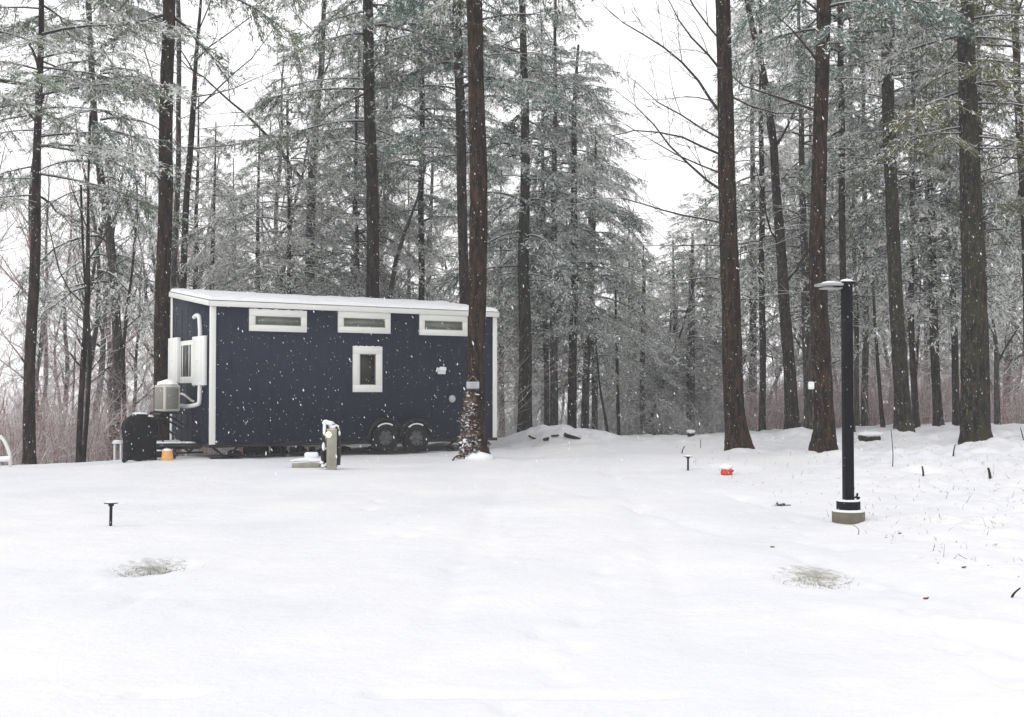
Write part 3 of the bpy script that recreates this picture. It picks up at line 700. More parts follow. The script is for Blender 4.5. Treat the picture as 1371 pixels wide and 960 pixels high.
mb = MB(); mb.box((x0*.62, 0, ztop-.015), (.27, .22, .030), 0, .01, seg=2); mb.box((-.09, 0, ztop-.03), (.12, .07, .045), 1, .01); mb.box((x0*.55, 0, ztop-.055), (.22, .16, .014), 0, .005); mb.box((x0*.32, 0, ztop-.035), (.05, .12, .05), 1, .005)
obj('housing', mb, [M['steel'], M['black_metal']], hd)
mb = MB(); mb.blob((x0*.55, 0, ztop+.006), (.115, .10, .022), seed=7, flat=-.008, sub=3); mb.blob((-.085, 0, ztop), (.05, .035, .018), seed=8); obj('head_snow', mb, M['snow'], hd, smooth=True)
# ------------------------------------------------------------------ path lights
def path_light(px, py0, py1, label):
    p = G(px, py1); k_ = p[1]/F; h = (py1-py0)*k_
    t = thing('path_light', label, 'path light', tuple(p), 0, 'small T shaped path lights in the snow')
    mb = MB(); mb.tube(np.array([(0, 0, -.1), (.004, 0, h*.93)]), .017, 8); mb.cyl((.004, 0, h*.90), .03, .04, bev=.004); obj('stake', mb, M['black_metal'], t, smooth=True)
    mb = MB(); mb.cyl((.004, 0, h*.955), .078, .014, 0, r2=.06, seg=24, bev=.003); obj('lamp_cap', mb, M['black_metal'], t)
    mb = MB(); mb.blob((.004, 0, h*.98), (.074, .074, .018), seed=2); obj('snow_cap', mb, M['snow'], t, smooth=True)
path_light(148, 672, 704, 'black T shaped path light standing in open snow in the left foreground')
path_light(921, 610.5, 630, 'grey T shaped path light standing left of the red tub under the bare limbed trunk')
# red tub under a snow dome
p = G(972, 636); p[2] -= .03; t = thing('red_tub', 'red tub nearly buried under a dome of snow by the big trunk', 'tub', tuple(p), R(15))
mb = MB(); mb.blob((0, 0, .06), (.09, .08, .075), 0, amp=.25, sub=2); mb.blob((.06, -.02, .10), (.06, .05, .03), 0, amp=.2); obj('body', mb, M['red'], t)
mb = MB(); mb.blob((.01, .02, .15), (.10, .09, .05), seed=2, sub=3); obj('snow_cap', mb, M['snow'], t, smooth=True)
# birdhouse box on trunk, boulders
def boulder(px, py, wpx, hpx, label, Y=None):
    p = G(px, py) if Y is None else np.array([*P(px, py, Y)[:2], gz(*P(px, py, Y)[:2])]); k_ = p[1]/F; w_ = wpx*k_/2; h_ = hpx*k_
    t = thing('boulder', label, 'boulder', tuple(p))
    mb = MB(); mb.blob((0, 0, h_*.3), (w_*.92, w_*.6, h_*.55), seed=px, amp=.25); obj('rock', mb, M['log'], t)
    mb = MB(); mb.blob((0, 0, h_*.72), (w_, w_*.7, h_*.34), seed=px+1, amp=.12, sub=3); obj('snow_cap', mb, M['snow'], t, smooth=True)
boulder(1165, 590, 34, 12, 'flat dark boulder with a thick snow cap behind the lamp post')
boulder(925, 585, 12, 9, 'small snow capped stump far back where the drive ends', 33)

# ------------------------------------------------------------------ vegetation generators
def unit(v): return v/(np.linalg.norm(v, axis=-1, keepdims=True)+1e-9)
def conifer_crown(seed, H, z0, rmax, dens=1.0, droop=.35, shape='cone', snow=.4, blade=1.0, gap=.25, airy=1.0, upturn=0.0):
    """branches (wood) and sprays (needles, snow) of an evergreen; returns crown MB"""
    rg = np.random.RandomState(seed); mb = MB()
    SA, SB, Ra, Rb = [], [], [], []; BP, BD, BL, BW = [], [], [], []
    z = z0
    while z < H:
        f = (z-z0)/(H-z0)
        if shape == 'cone': pr_ = (1-f)**.8*.95+.06
        elif shape == 'pine': pr_ = math.sin(math.pi*min(1, .22+f*.8))**.7*.9+.1
        else: pr_ = (1-f**2.2)*.9+.08
        nb = rg.randint(3, 6)
        a0 = rg.rand()*6.28
        for b in range(nb):
            if rg.rand() < gap: continue
            az = a0+b*6.28/nb+rg.randn()*.3; Lb = rmax*pr_*(.55+.6*rg.rand())
            if Lb < .25: Lb = .25
            el0 = (.35*(f)+.10*rg.randn()+.05)
            n = max(4, int(Lb/.28)); tt = np.linspace(0, 1, n+1)
            hd_ = np.array([math.cos(az), math.sin(az)])
            side = np.array([-hd_[1], hd_[0]])
            wob = np.cumsum(rg.randn(n+1))*.03*Lb
            zz_ = z+rg.randn()*.12 + Lb*(tt*math.sin(el0) - droop*tt**2*(1+.2*rg.randn()) + upturn*tt**4)
            pth = np.stack([hd_[0]*Lb*tt+side[0]*wob*tt, hd_[1]*Lb*tt+side[1]*wob*tt, zz_], -1)
            rr = np.maximum(.011, .014*Lb*(1-tt)+.006)
            SA.append(pth[:-1]); SB.append(pth[1:]); Ra.append(rr[:-1]); Rb.append(rr[1:])
            # secondary twigs
            nt_ = int(Lb*8*dens)+3
            ts = .18+.82*rg.rand(nt_)**.8
            base = np.stack([np.interp(ts, tt, pth[:, i]) for i in range(3)], -1)
            sg = np.where(rg.rand(nt_) < .5, -1., 1.)
            fw_ = rg.rand(nt_)*.6+.35
            d = hd_[None]*fw_[:, None]+side[None]*sg[:, None]*(1-.3*ts)[:, None]
            d = np.concatenate([d, (-.25-droop*.9*ts+.25*rg.randn(nt_))[:, None]], 1); d = unit(d)
            tl = Lb*(.16+.22*rg.rand(nt_))*(1.15-.6*ts)+.12
            e = base+d*tl[:, None]; e[:, 2] -= .25*tl
            SA.append(base); SB.append(e); Ra.append(np.full(nt_, .007)); Rb.append(np.full(nt_, .004))
            # sprays on twigs
            lush = .35+1.3*rg.rand()
            ns_ = np.maximum(2, (lush*tl*46*dens*airy).astype(int)); idx = np.repeat(np.arange(nt_), ns_)
            u_ = rg.rand(len(idx)); bp = base[idx]+(e-base)[idx]*u_[:, None]+rg.randn(len(idx), 3)*np.array([.035, .035, .02])
            dd = unit(d[idx]*.9+rg.randn(len(idx), 3)*.62+np.array([0, 0, -.22]))
            BP.append(bp); BD.append(dd); BL.append((.055+.085*rg.rand(len(idx)))*blade); BW.append((.014+.016*rg.rand(len(idx)))*blade)
        z += (.28+.25*rg.rand())*(H/14)**.4
    A_, B_ = np.concatenate(SA), np.concatenate(SB)
    mb.segs(A_, B_, np.concatenate(Ra), np.concatenate(Rb), 0, 3)
    BP, BD, BL, BW = map(np.concatenate, (BP, BD, BL, BW)); n = len(BP)
    # snow clumps: noise in space decides which sprays are loaded
    cl = vnoise(BP[:, 0]*1.1+seed, BP[:, 2]*1.3+BP[:, 1]*.9)
    sn = (rg.rand(n)+cl*.9) < snow+.10
    up = unit(rg.randn(n, 3)); mb.blades(BP[~sn], BD[~sn], BL[~sn], BW[~sn], up[~sn], 1)
    up2 = unit(rg.randn(n, 3)*.35+np.array([0, 0, 1.]))
    k = sn; sd_ = BD[k].copy(); sd_[:, 2] *= .6; sd_ = unit(sd_)
    mb.blades(BP[k]+np.array([0, 0, .02]), sd_, BL[k]*1.05, BW[k]*1.55, np.cross(sd_, np.cross(up2[k], sd_)), 2)
    return mb
def bare_tree(seed, H, r0, z_first, spread=.5, levels=4, dens=1.0, up=.35, start=None, only_branches=False, fork=False):
    """limbs (list of trunk paths) and twigs of a leafless tree"""
    rg = np.random.RandomState(seed); A_, B_, Ra, Rb = [], [], [], []
    def grow(p, d, L, r, lev, zfirst=0):
        n = max(3, int(L/(.5 if lev < 2 else .28))); st_ = L/n; pts = [p]; rs_ = [r]
        for i in range(n):
            d = d+rg.randn(3)*(.055 if lev == 0 else .13)+np.array([0, 0, (.02 if lev == 0 else .05*up)])
            d = d/np.linalg.norm(d); q = pts[-1]+d*st_; r2 = max(.0055, r*(1-.75*(i+1)/n) if lev else r*(1-.8*(i+1)/n))
            A_.append(pts[-1]); B_.append(q); Ra.append(rs_[-1]); Rb.append(r2); pts.append(q); rs_.append(r2)
            if lev < levels and (lev > 0 or q[2] > zfirst):
                prob = (.9, 1.15, 1.2, .8)[min(lev, 3)]*dens
                k = int(prob)+(rg.rand() < prob-int(prob))
                for c in range(k):
                    perp = np.cross(d, rg.randn(3)); perp /= np.linalg.norm(perp)
                    sp = spread+.25*rg.rand(); nd = d*(1-sp*.6)+perp*sp+np.array([0, 0, .12*up]); nd /= np.linalg.norm(nd)
                    frac = 1-(i+1)/n
                    nl = (L*(.30+.25*rg.rand()))*(.45+.65*frac) if lev else H*(.16+.16*rg.rand())*(.4+.7*frac)
                    if nl > .18: grow(q, nd, nl, max(.005, r2*(.38+.2*rg.rand())), lev+1)
        return pts
    if start is None: grow(np.array([0, 0, -.3]), np.array([0, 0, 1.]), H, r0, 0, z_first)
    else:
        for (p, d, L, r, lev) in start: grow(np.array(p, float), unit(np.array(d, float)), L, r, lev)
    A_, B_, Ra, Rb = map(np.array, (A_, B_, Ra, Rb))
    return A_, B_, Ra, Rb
def split_bare(seed, H, r0, zf, **k):
    A_, B_, Ra, Rb = bare_tree(seed, H, r0, zf, **k)
    big = Ra > r0*.30
    t = MB(); t.segs(A_[big], B_[big], Ra[big], Rb[big], 0, 8); c = MB(); c.segs(A_[~big], B_[~big], Ra[~big], Rb[~big], 0, 3)
    return t, c
def trunk_mesh(path, rad, sides=18, seed=0, flare=.28, mat='bark', rough=.035, flareh=.7, root=None):
    """path in local coordinates; oval, uneven, root flare at base"""
    rg = np.random.RandomState(seed); p = np.array(path, float)
    L = np.concatenate([[0], np.cumsum(np.linalg.norm(np.diff(p, axis=0), axis=1))]); n = int(L[-1]/.22)+2
    # denser rings near base
    s_ = np.concatenate([np.linspace(0, 1.2, 14)[:-1], np.linspace(1.2, L[-1], n)]); 
    q = np.stack([np.interp(s_, L, p[:, i]) for i in range(3)], -1); r = np.interp(s_, L, rad)
    q[:, 0] += .012*np.sin(s_*1.3+seed); q[:, 1] += .012*np.cos(s_*1.1+seed)
    th = np.arange(sides)/sides*2*math.pi
    lobes = 1+flare*.8*np.exp(-np.maximum(s_-.2, 0)/ (flareh*.42))[:, None]*(1+.8*np.sin(th*5+seed)+.4*np.sin(th*3+seed*2))[None]
    z_ = np.arange(len(s_))
    nz = np.array([[float(0)]*sides]*len(s_))
    TH, SS = np.meshgrid(th*2.2, s_*1.6); nz = vnoise(TH+seed*7+30, SS+10)*.10 + vnoise(TH*2.7+seed*3+60, SS*2.5+10)*.05
    b = MB(); b.tube(q, r, sides, 0, True, rough, rg, lobes*(1+nz)); return b
def pxpath(pts, Y, dy=0):
    return [P(x, y, Y+dy*i) for i, (x, y) in enumerate(pts)]
trunk_pos = []
def px_tree(name, label, cat, pts, wpts, Y, mat, crown=None, group=None, seed=0, top=20, limbs=None, flare=.28, sides=18, root=None, cr_mat=None, rough=.035):
    """tree whose trunk follows the photographed axis; carried on above the frame to its real height"""
    w3 = pxpath(pts, Y); base = w3[0].copy(); base[2] = gz(base[0], Y) - .25
    x0, y0 = base[0], base[1]; zg = base[2]+.25
    w3[0] = np.array([base[0]+(w3[0][0]-w3[1][0])*0, Y, base[2]])
    ys_ = [q[2]-zg for q in w3]; rr = [a*Y/F/2*.98 for a in wpts]
    loc = [(q[0]-x0, q[1]-y0, q[2]-zg) for q in w3]
    if loc[-1][2] < top:
        d = np.array(loc[-1])-np.array(loc[-2]); d = d/d[2]; k = top-loc[-1][2]
        loc.append(tuple(np.array(loc[-1])+d*k*.6)); loc[-1] = (loc[-1][0], loc[-1][1], top); rr.append(max(.03, rr[-1]*.3))
    t = thing(name, label, cat, (x0, y0, zg), 0, group)
    obj('trunk', trunk_mesh(loc, rr, sides, seed, flare, rough=rough), M[mat], t, smooth=True)
    axis_at = lambda z: np.array([np.interp(z, [l[2] for l in loc], [l[0] for l in loc]), np.interp(z, [l[2] for l in loc], [l[1] for l in loc]), z])
    if limbs:
        for li, (px, py, dx, dy, dz, L, r) in enumerate(limbs):
            q = P(px, py, Y); a = axis_at(q[2]-zg)
            A_, B_, Ra, Rb = bare_tree(seed*20+li, 10, .1, 0, levels=4 if L > 2.5 else 3, dens=.95, up=.55, spread=.42, start=[(a, (dx, dy, dz), L*.82, r*.72, 1)])
            mbb = MB(); big = Ra > .013; mbb.segs(A_[big], B_[big], Ra[big], Rb[big], 0, 6); mbb.segs(A_[~big], B_[~big], Ra[~big], Rb[~big], 0, 3)
            obj('limb', mbb, M['limb'], t)
    if crown:
        cm, rz, sc, zoff = crown
        c = obj('crown', cm, [], t); c.rotation_euler = (0, 0, rz); c.scale = sc if isinstance(sc, tuple) else (sc, sc, sc)
        a = axis_at(9.0 if zoff is None else zoff); c.location = (a[0], a[1], 0)
    trunk_pos.append((x0, y0, .5)); return t
M['frost'] = plain('frosty_snow_on_needles', (.82, .825, .80), .9, .04, 3)
EMATS = [M['limb'], M['needle'], M['frost']]; BMATS = [M['limb'], M['needle_blue'], M['frost']]; OMATS = [M['limb'], M['needle_olive'], M['frost']]
C = {}
C['pine_high'] = conifer_crown(11, 20, 7.2, 3.1, dens=1.25, droop=.22, shape='pine', snow=.38, gap=.3).mesh('crown', EMATS)
C['pine_high2'] = conifer_crown(12, 21, 7.8, 3.3, dens=1.25, droop=.28, shape='pine', snow=.33, gap=.3).mesh('crown', BMATS)
C['pine_mid'] = conifer_crown(13, 15.2, 4.2, 2.5, dens=1.1, droop=.40, shape='round', snow=.48, gap=.15).mesh('crown', BMATS)
C['hem_low'] = conifer_crown(14, 12, .9, 2.9, dens=1.15, droop=.52, shape='cone', snow=.66, gap=.12).mesh('crown', EMATS)
C['hem_droop'] = conifer_crown(15, 16, 3.0, 3.2, dens=1.0, droop=.55, shape='round', snow=.62, gap=.2).mesh('crown', EMATS)
C['pine_far'] = conifer_crown(16, 18, 3.6, 2.9, dens=.62, droop=.40, shape='pine', snow=.66, blade=1.6, gap=.2).mesh('crown', EMATS)
C['pine_far2'] = conifer_crown(17, 19, 4.6, 2.6, dens=.62, droop=.34, shape='cone', snow=.64, blade=1.6, gap=.2).mesh('crown', EMATS)
C['olive'] = conifer_crown(18, 20, 6.0, 2.6, dens=1.0, droop=.25, shape='pine', snow=.26, gap=.3).mesh('crown', OMATS)

# ------------------------------------------------------------------ trees read from the photograph
px_tree('pine_tree', 'dark straight pine with grey snowy boughs, leftmost full trunk in the photo', 'pine tree',
        [(38, 622), (40, 500), (45, 380), (50, 220), (54, 60), (55, 0)], [17, 15, 14, 11, 8, 7], 27, 'bark', (C['pine_high'], 1.2, (1.15, 1.15, .86), 8), seed=1, top=18)
px_tree('bare_tree', 'thin dark bare sapling right of the leftmost pine, forking at window height', 'bare tree',
        [(104, 616), (110, 520), (115, 420), (118, 320), (119, 260)], [8, 7.5, 7, 5, 3], 28, 'bark', None, seed=2, top=8.5,
        limbs=[(115, 410, -.7, .1, .8, 3.5, .035), (117, 350, .6, .2, .9, 3, .03), (118, 310, -.5, 0, 1, 2.8, .025), (116, 380, .8, .3, .6, 2.6, .025), (113, 460, .15, .1, 1, 3.4, .03)])
px_tree('bare_tree', 'thin bare sapling slanting up beside the forked sapling, left woods', 'bare tree',
        [(110, 614), (117, 560), (120, 480), (117, 420), (114, 380)], [6, 6, 5.5, 4, 3], 28.6, 'bark', None, seed=3, top=7,
        limbs=[(119, 500, .8, .1, .7, 2.5, .022), (117, 430, -.8, .2, .6, 2.6, .022), (116, 400, .5, .2, .9, 2.6, .02)])
px_tree('pine_tree', 'grey trunk with a lazy bend left of the covered grill, frosty boughs high up', 'pine tree',
        [(152, 610), (154, 540), (158, 470), (154, 380), (147, 320), (136, 250), (128, 170), (122, 90), (118, 0)], [15, 14, 13, 12, 11, 10, 9, 8, 7], 33, 'bark_grey_haze', (C['pine_mid'], .3, (1.0, 1.0, 1.42), 9), seed=4, top=20)
px_tree('bare_tree', 'slim curved bare sapling leaning into the grey bent trunk', 'bare tree',
        [(163, 608), (166, 560), (165, 480), (170, 420), (176, 370)], [7, 6, 5, 4, 3], 32, 'bark', None, seed=5, top=7.5,
        limbs=[(166, 520, -.7, 0, .8, 3.2, .03), (168, 440, .7, 0, .9, 3, .025), (171, 410, .2, .3, 1, 3, .02)])
px_tree('pine_tree', 'big dark trunk rising at the left end of the tiny house', 'pine tree',
        [(216, 606), (217, 500), (218, 400), (221, 250), (224, 120), (226, 0)], [24, 22, 20, 19, 18, 17], 27.5, 'bark_red', (C['pine_high'], .9, (1.1, 1.1, 1.45), 11), seed=6, top=28,
        limbs=[(224, 30, -.9, -.2, .5, 2.2, .02), (222, 200, .8, .3, .2, 1.6, .015), (220, 340, -.9, .2, .0, 1.3, .012)])
px_tree('bare_tree', 'slender bare tree just right of the big trunk at the house end, pinkish top', 'bare tree',
        [(232, 606), (243, 420), (250, 270), (257, 160), (262, 90), (268, 20)], [10, 9, 8.5, 8, 6, 4], 33, 'bark', None, seed=7, top=15,
        limbs=[(258, 150, .9, .2, .8, 4.2, .04), (262, 100, -.6, .1, 1, 3.6, .035), (263, 80, .9, -.2, .7, 4, .035), (255, 200, .8, .3, .5, 3.5, .03), (265, 40, .6, .1, 1, 3.5, .03), (250, 260, -.8, .1, .5, 2.5, .02), (259, 130, .9, 0, .3, 3.6, .03)])
px_tree('bare_tree', 'straight pole like tree between the big trunk and the slender bare tree', 'bare tree',
        [(226, 606), (232, 400), (239, 200), (240, 100), (238, 0)], [8, 7.5, 7, 6.5, 6], 36, 'bark_grey_haze', None, seed=8, top=17,
        limbs=[(238, 100, -.8, 0, .6, 3, .025), (239, 160, .8, 0, .4, 2.6, .02)])
px_tree('bare_tree', 'tall two stemmed bare tree behind the roof, arms opening in a V', 'bare tree',
        [(414, 606), (415, 400), (416, 270), (424, 160), (430, 90), (434, 0)], [15, 13, 12, 9, 8, 6], 36, 'bark_grey_haze', None, seed=9, top=16,
        limbs=[(416, 260, -.42, 0, 1, 7.0, .085), (428, 110, .5, 0, 1, 4, .04), (426, 140, -.6, .3, .8, 3, .03), (431, 60, -.6, 0, .8, 3, .03)])
px_tree('pine_tree', 'thin dark trunk left of the V shaped bare tree, behind the roof', 'pine tree',
        [(388, 606), (388, 420), (387, 330), (386, 250)], [7, 6, 5, 4], 34, 'bark', (C['hem_droop'], 2.0, (1.1, 1.1, .8), 4), seed=10, top=11)
px_tree('pine_tree', 'thick dark pine above the middle of the roof', 'pine tree',
        [(499, 606), (500, 400), (499, 300), (496, 180), (493, 60), (492, 0)], [20, 18, 17, 16, 15, 14], 32, 'bark', (C['pine_high'], 3.9, (1.05, 1.05, 1.15), 9), seed=11, top=22,
        limbs=[(499, 330, -.8, .3, .3, 2, .02), (497, 220, .9, .2, .1, 1.5, .015)])
px_tree('pine_tree', 'pencil thin trunk immediately left of the thick dark pine behind the roof', 'pine tree',
        [(479, 606), (479, 400), (478, 320), (477, 250)], [6, 5.5, 5, 4], 36, 'bark', (C['hem_droop'], 4.0, (1.0, 1.0, .8), 4), seed=12, top=12)
px_tree('pine_tree', 'slim dark pine with blue green boughs rising behind the rightmost roof window', 'pine tree',
        [(563, 606), (564, 400), (564, 260), (565, 130), (565, 40)], [9, 8.5, 8, 7, 6], 36, 'bark', (C['pine_high2'], 1.1, (.9, .9, .92), 9), seed=13, top=19)
px_tree('bare_tree', 'leaning stem crossing diagonally behind the roof beside the slim dark pine', 'bare tree',
        [(514, 606), (521, 400), (530, 350), (543, 310), (558, 270)], [7, 7, 6, 5, 3], 35, 'bark_grey_haze', None, seed=14, top=9,
        limbs=[(530, 350, .8, .1, .6, 2, .02), (540, 315, -.4, .1, 1, 2, .02)])
px_tree('pine_tree', 'dark pine half hidden on the left of the trunk that stands before the house', 'pine tree',
        [(622, 606), (621, 400), (619, 260), (616, 150), (613, 30), (612, 0)], [15, 14, 13.5, 13, 12, 12], 32, 'bark', (C['pine_high2'], 2.6, (1.0, 1.0, 1.0), 9), seed=15, top=23)
fr = px_tree('pine_tree', 'big reddish brown pine in front of the house with a board and snowy vine', 'pine tree',
        [(640, 606), (638, 560), (637, 450), (640, 340), (642, 240), (637, 120), (635, 0)], [31, 25, 23, 25, 24, 22, 21], 23.6, 'bark_red', (C['pine_high'], 5.2, (1, 1, 1.35), 9), seed=16, top=27, sides=24, flare=.30)
px_tree('pine_tree', 'sturdy dark pine directly behind the left of the snow mound', 'pine tree',
        [(703, 590), (703, 450), (701, 340), (703, 220), (704, 150), (700, 60), (699, 0)], [20, 17, 15, 12.5, 11, 10, 9], 35, 'bark_moss', (C['pine_mid'], 2.5, (1.05, 1.05, 1.2), 8), seed=17, top=19)
px_tree('pine_tree', 'slender trunk just right of the sturdy pine behind the mound', 'pine tree',
        [(732, 590), (731, 450), (728, 330), (727, 240)], [8, 7, 6, 5], 38, 'bark_grey_haze', (C['pine_far'], .5, (.7, .7, .8), 6), seed=18, top=14)
px_tree('pine_tree', 'grey brown trunk paired with the slender one behind the mound top', 'pine tree',
        [(741, 590), (742, 450), (741, 340), (742, 260)], [12, 10, 9, 8], 37, 'bark_grey_haze', (C['pine_far2'], 1.5, (.75, .75, .8), 6), seed=19, top=15)
px_tree('pine_tree', 'drooping snowy pine whose pointed top shows against the sky right of centre', 'pine tree',
        [(765, 590), (767, 480), (769, 360), (769, 240), (768, 150), (775, 60)], [13, 11.5, 10, 8.5, 6.5, 3], 37, 'bark', (C['pine_mid'], 1.0, (1.15, 1.15, .92), 11), seed=20, top=12.5)
px_tree('pine_tree', 'slanting trunk first to the right of the pointed pine', 'pine tree',
        [(782, 590), (785, 500), (790, 400), (794, 320)], [11, 10, 9, 7], 40, 'bark_grey_haze', (C['hem_droop'], 3.0, (.8, .8, .85), 6), seed=21, top=11)
px_tree('pine_tree', 'thin straight trunk second to the right of the pointed pine', 'pine tree',
        [(797, 590), (796, 500), (793, 400), (790, 320)], [9, 8, 7, 6], 42, 'bark_grey_haze', (C['pine_far'], 4.0, (.7, .7, .75), 6), seed=22, top=11.5)
px_tree('bare_tree', 'tiny leaning sapling at the right foot of the snow mound', 'bare tree',
        [(816, 592), (811, 560), (805, 530), (802, 510)], [4, 3.5, 3, 2], 36, 'bark', None, seed=23, top=3.2, limbs=[(806, 535, -.5, 0, .9, 1, .01)])
px_tree('bare_tree', 'skinny bare stem standing at the left edge of the drive gap', 'bare tree',
        [(829, 592), (827, 540), (826, 480), (825, 440)], [5, 4.5, 4, 3], 40, 'bark', None, seed=24, top=5.5, limbs=[(827, 500, .6, 0, .8, 1.8, .015), (826, 460, -.6, 0, .8, 1.8, .015)])
px_tree('pine_tree', 'snow heaped hemlock left in the drive gap with boughs down to the ground', 'pine tree',
        [(860, 592), (860, 500), (861, 440)], [8, 7, 6], 44, 'bark_grey_haze', (C['hem_low'], .4, (1.0, 1.0, .72), 2), seed=25, top=8)
px_tree('pine_tree', 'grey hemlock trunk left of the thick pair at the end of the drive', 'pine tree',
        [(909, 588), (907, 540), (905, 480), (903, 420)], [8, 7, 7, 6], 48, 'bark_grey_haze', (C['hem_low'], 2.2, (1.25, 1.25, .80), 4), seed=26, top=9)
px_tree('pine_tree', 'thick grey hemlock with heavy snowy boughs at the end of the drive', 'pine tree',
        [(926, 588), (925, 540), (924, 480), (926, 400)], [14, 13, 12, 9], 46, 'bark_grey_haze', (C['hem_droop'], 3.2, (1.0, 1.0, .66), 5), seed=27, top=9)
px_tree('pine_tree', 'faint thin trunk between the drive end hemlock and the big limbed trunk', 'pine tree',
        [(949, 588), (948, 520), (947, 450)], [6, 5.5, 5], 50, 'bark_grey_haze', (C['pine_far2'], 1.2, (.7, .7, .62), 5), seed=28, top=11)
bl = [(962, 210, -.9, -.1, .36, 3.9, .04), (963, 260, -.75, .2, .45, 4.2, .045), (961, 160, -.75, -.2, .75, 4.4, .05), (965, 300, -1, .1, .10, 4.4, .035), (960, 100, -.5, .2, .9, 3.4, .04),
      (964, 330, -1, .2, .02, 3.4, .025), (966, 375, -1, -.1, .08, 3.2, .022), (962, 235, -1, .1, .05, 3.6, .03), (970, 345, 1, -.2, -.12, 2.0, .02), (961, 125, .7, 0, -.5, 3.0, .035), (960, 190, -.95, .3, .55, 3.6, .035), (960, 60, -.8, -.3, .7, 3.2, .035)]
px_tree('hardwood_tree', 'big reddish dark trunk whose bare limbs arch left over the drive', 'tree',
        [(989, 606), (984, 560), (979, 450), (976, 330), (973, 220), (970, 110), (968, 0)], [32, 28, 26, 25, 23, 21, 20], 25.2, 'bark_red', None, seed=29, top=18, sides=24, limbs=bl, flare=.35)
px_tree('pine_tree', 'slim trunk first right of the big limbed trunk', 'pine tree',
        [(1021, 585), (1021, 480), (1020, 350), (1020, 240), (1019, 140)], [9, 8.5, 8, 7, 6], 36, 'bark', (C['pine_far2'], 2.6, (.8, .8, .9), 8), seed=30, top=15)
px_tree('hardwood_tree', 'wavy dark trunk behind a snow hump, forking midway up, second right of the limbed trunk', 'tree',
        [(1062, 580), (1058, 520), (1052, 430), (1047, 350), (1040, 270), (1036, 190), (1024, 110), (1008, 40), (1000, 0)], [22, 17, 15, 14, 12, 11, 10, 8, 7], 33, 'bark', None, seed=31, top=15,
        limbs=[(1049, 380, .65, .1, .8, 3.6, .08), (1046, 330, -.6, .1, .9, 3.2, .045), (1037, 200, .45, 0, 1, 4.4, .06), (1030, 130, .7, .2, .8, 3.2, .04), (1045, 300, .9, .2, .3, 3, .03)])
px_tree('pine_tree', 'grey trunk showing just left of the thick one behind the lamp head', 'pine tree',
        [(1082, 580), (1081, 480), (1078, 380), (1075, 280)], [12, 11.5, 11, 9], 36, 'bark_grey_haze', (C['pine_far'], 5.0, (.8, .8, .9), 8), seed=32, top=15)
bl = [(1097, 150, -.8, -.2, .25, 2.9, .05), (1098, 90, -.7, -.1, .8, 2.0, .045), (1099, 20, -.9, 0, .35, 2.0, .04), (1096, 200, .9, .1, .4, 1.8, .02), (1092, 300, -1, .1, .0, 1.6, .016), (1092, 390, -1, .2, .02, 1.8, .014), (1093, 240, .95, -.1, .05, 1.8, .014), (1095, 420, .95, .1, -.05, 1.5, .012), (1092, 280, -.95, -.2, .12, 1.8, .015), (1100, 60, .9, .2, .3, 2.2, .03)]
px_tree('hardwood_tree', 'thick dark trunk directly behind the lamp head, carrying a small white box', 'tree',
        [(1104, 612), (1103, 560), (1099, 450), (1093, 330), (1097, 220), (1101, 100), (1103, 0)], [30, 27, 25, 22, 20, 19, 19], 24.4, 'bark_red', (C['pine_high2'], 4.2, (1, 1, 1.1), 9), seed=33, top=22, sides=24, limbs=bl)
px_tree('pine_tree', 'slim dark trunk lined up behind the upper end of the lamp post', 'pine tree',
        [(1141, 585), (1134, 480), (1128, 360), (1127, 200), (1126, 100), (1125, 0)], [10, 9.5, 9, 8.5, 8, 7], 32, 'bark', (C['pine_high2'], .2, (.8, .8, 1), 9), seed=34, top=19, limbs=[(1128, 200, .9, .1, .4, 2, .015), (1127, 60, .9, 0, .25, 2.5, .02)])
px_tree('pine_tree', 'thin grey trunk first to the right of the lamp post', 'pine tree',
        [(1148, 583), (1147, 500), (1146, 400), (1143, 300)], [7, 6.5, 6, 5], 37, 'bark_grey_haze', (C['pine_far'], 2.1, (.7, .7, .85), 8), seed=35, top=14)
px_tree('pine_tree', 'grey trunk second to the right of the lamp post', 'pine tree',
        [(1158, 583), (1158, 500), (1159, 420), (1158, 330)], [10, 9, 8.5, 7], 38, 'bark_grey_haze', (C['pine_far2'], 3.4, (.75, .75, .9), 8), seed=36, top=15)
px_tree('bare_tree', 'thin snag leaning left behind the flat boulder', 'bare tree',
        [(1184, 583), (1179, 540), (1175, 490), (1172, 440)], [6, 5.5, 5, 4], 36, 'bark', None, seed=37, top=5, limbs=[(1176, 500, -.8, 0, .5, 1.5, .012)])
px_tree('pine_tree', 'stout brown pine halfway between the lamp post and the mossy trunk', 'pine tree',
        [(1210, 590), (1206, 520), (1201, 420), (1196, 320), (1191, 200), (1188, 90), (1186, 0)], [24, 21, 19, 17.5, 16.5, 16, 15], 30.5, 'bark_moss', (C['pine_high'], 2.0, (1, 1, .95), 9), seed=38, top=21, sides=20,
        limbs=[(1200, 400, -.95, 0, -.05, 2.2, .015), (1195, 230, .9, .1, .3, 2, .018), (1198, 390, .9, .2, .1, 1.5, .012), (1193, 180, -.9, 0, .3, 1.8, .015)])
px_tree('pine_tree', 'slim curved trunk hugging the right side of the stout brown pine', 'pine tree',
        [(1227, 582), (1223, 500), (1219, 400), (1222, 300), (1222, 180)], [9, 8.5, 8, 7, 6], 34, 'bark', (C['pine_far'], .8, (.8, .8, .95), 8), seed=39, top=16)
px_tree('pine_tree', 'medium dark pine second right of the stout brown pine', 'pine tree',
        [(1257, 582), (1253, 500), (1249, 400), (1247, 300), (1246, 180)], [13, 11.5, 11, 10, 8], 34, 'bark', (C['pine_far2'], 4.4, (.9, .9, .9), 8), seed=40, top=16)
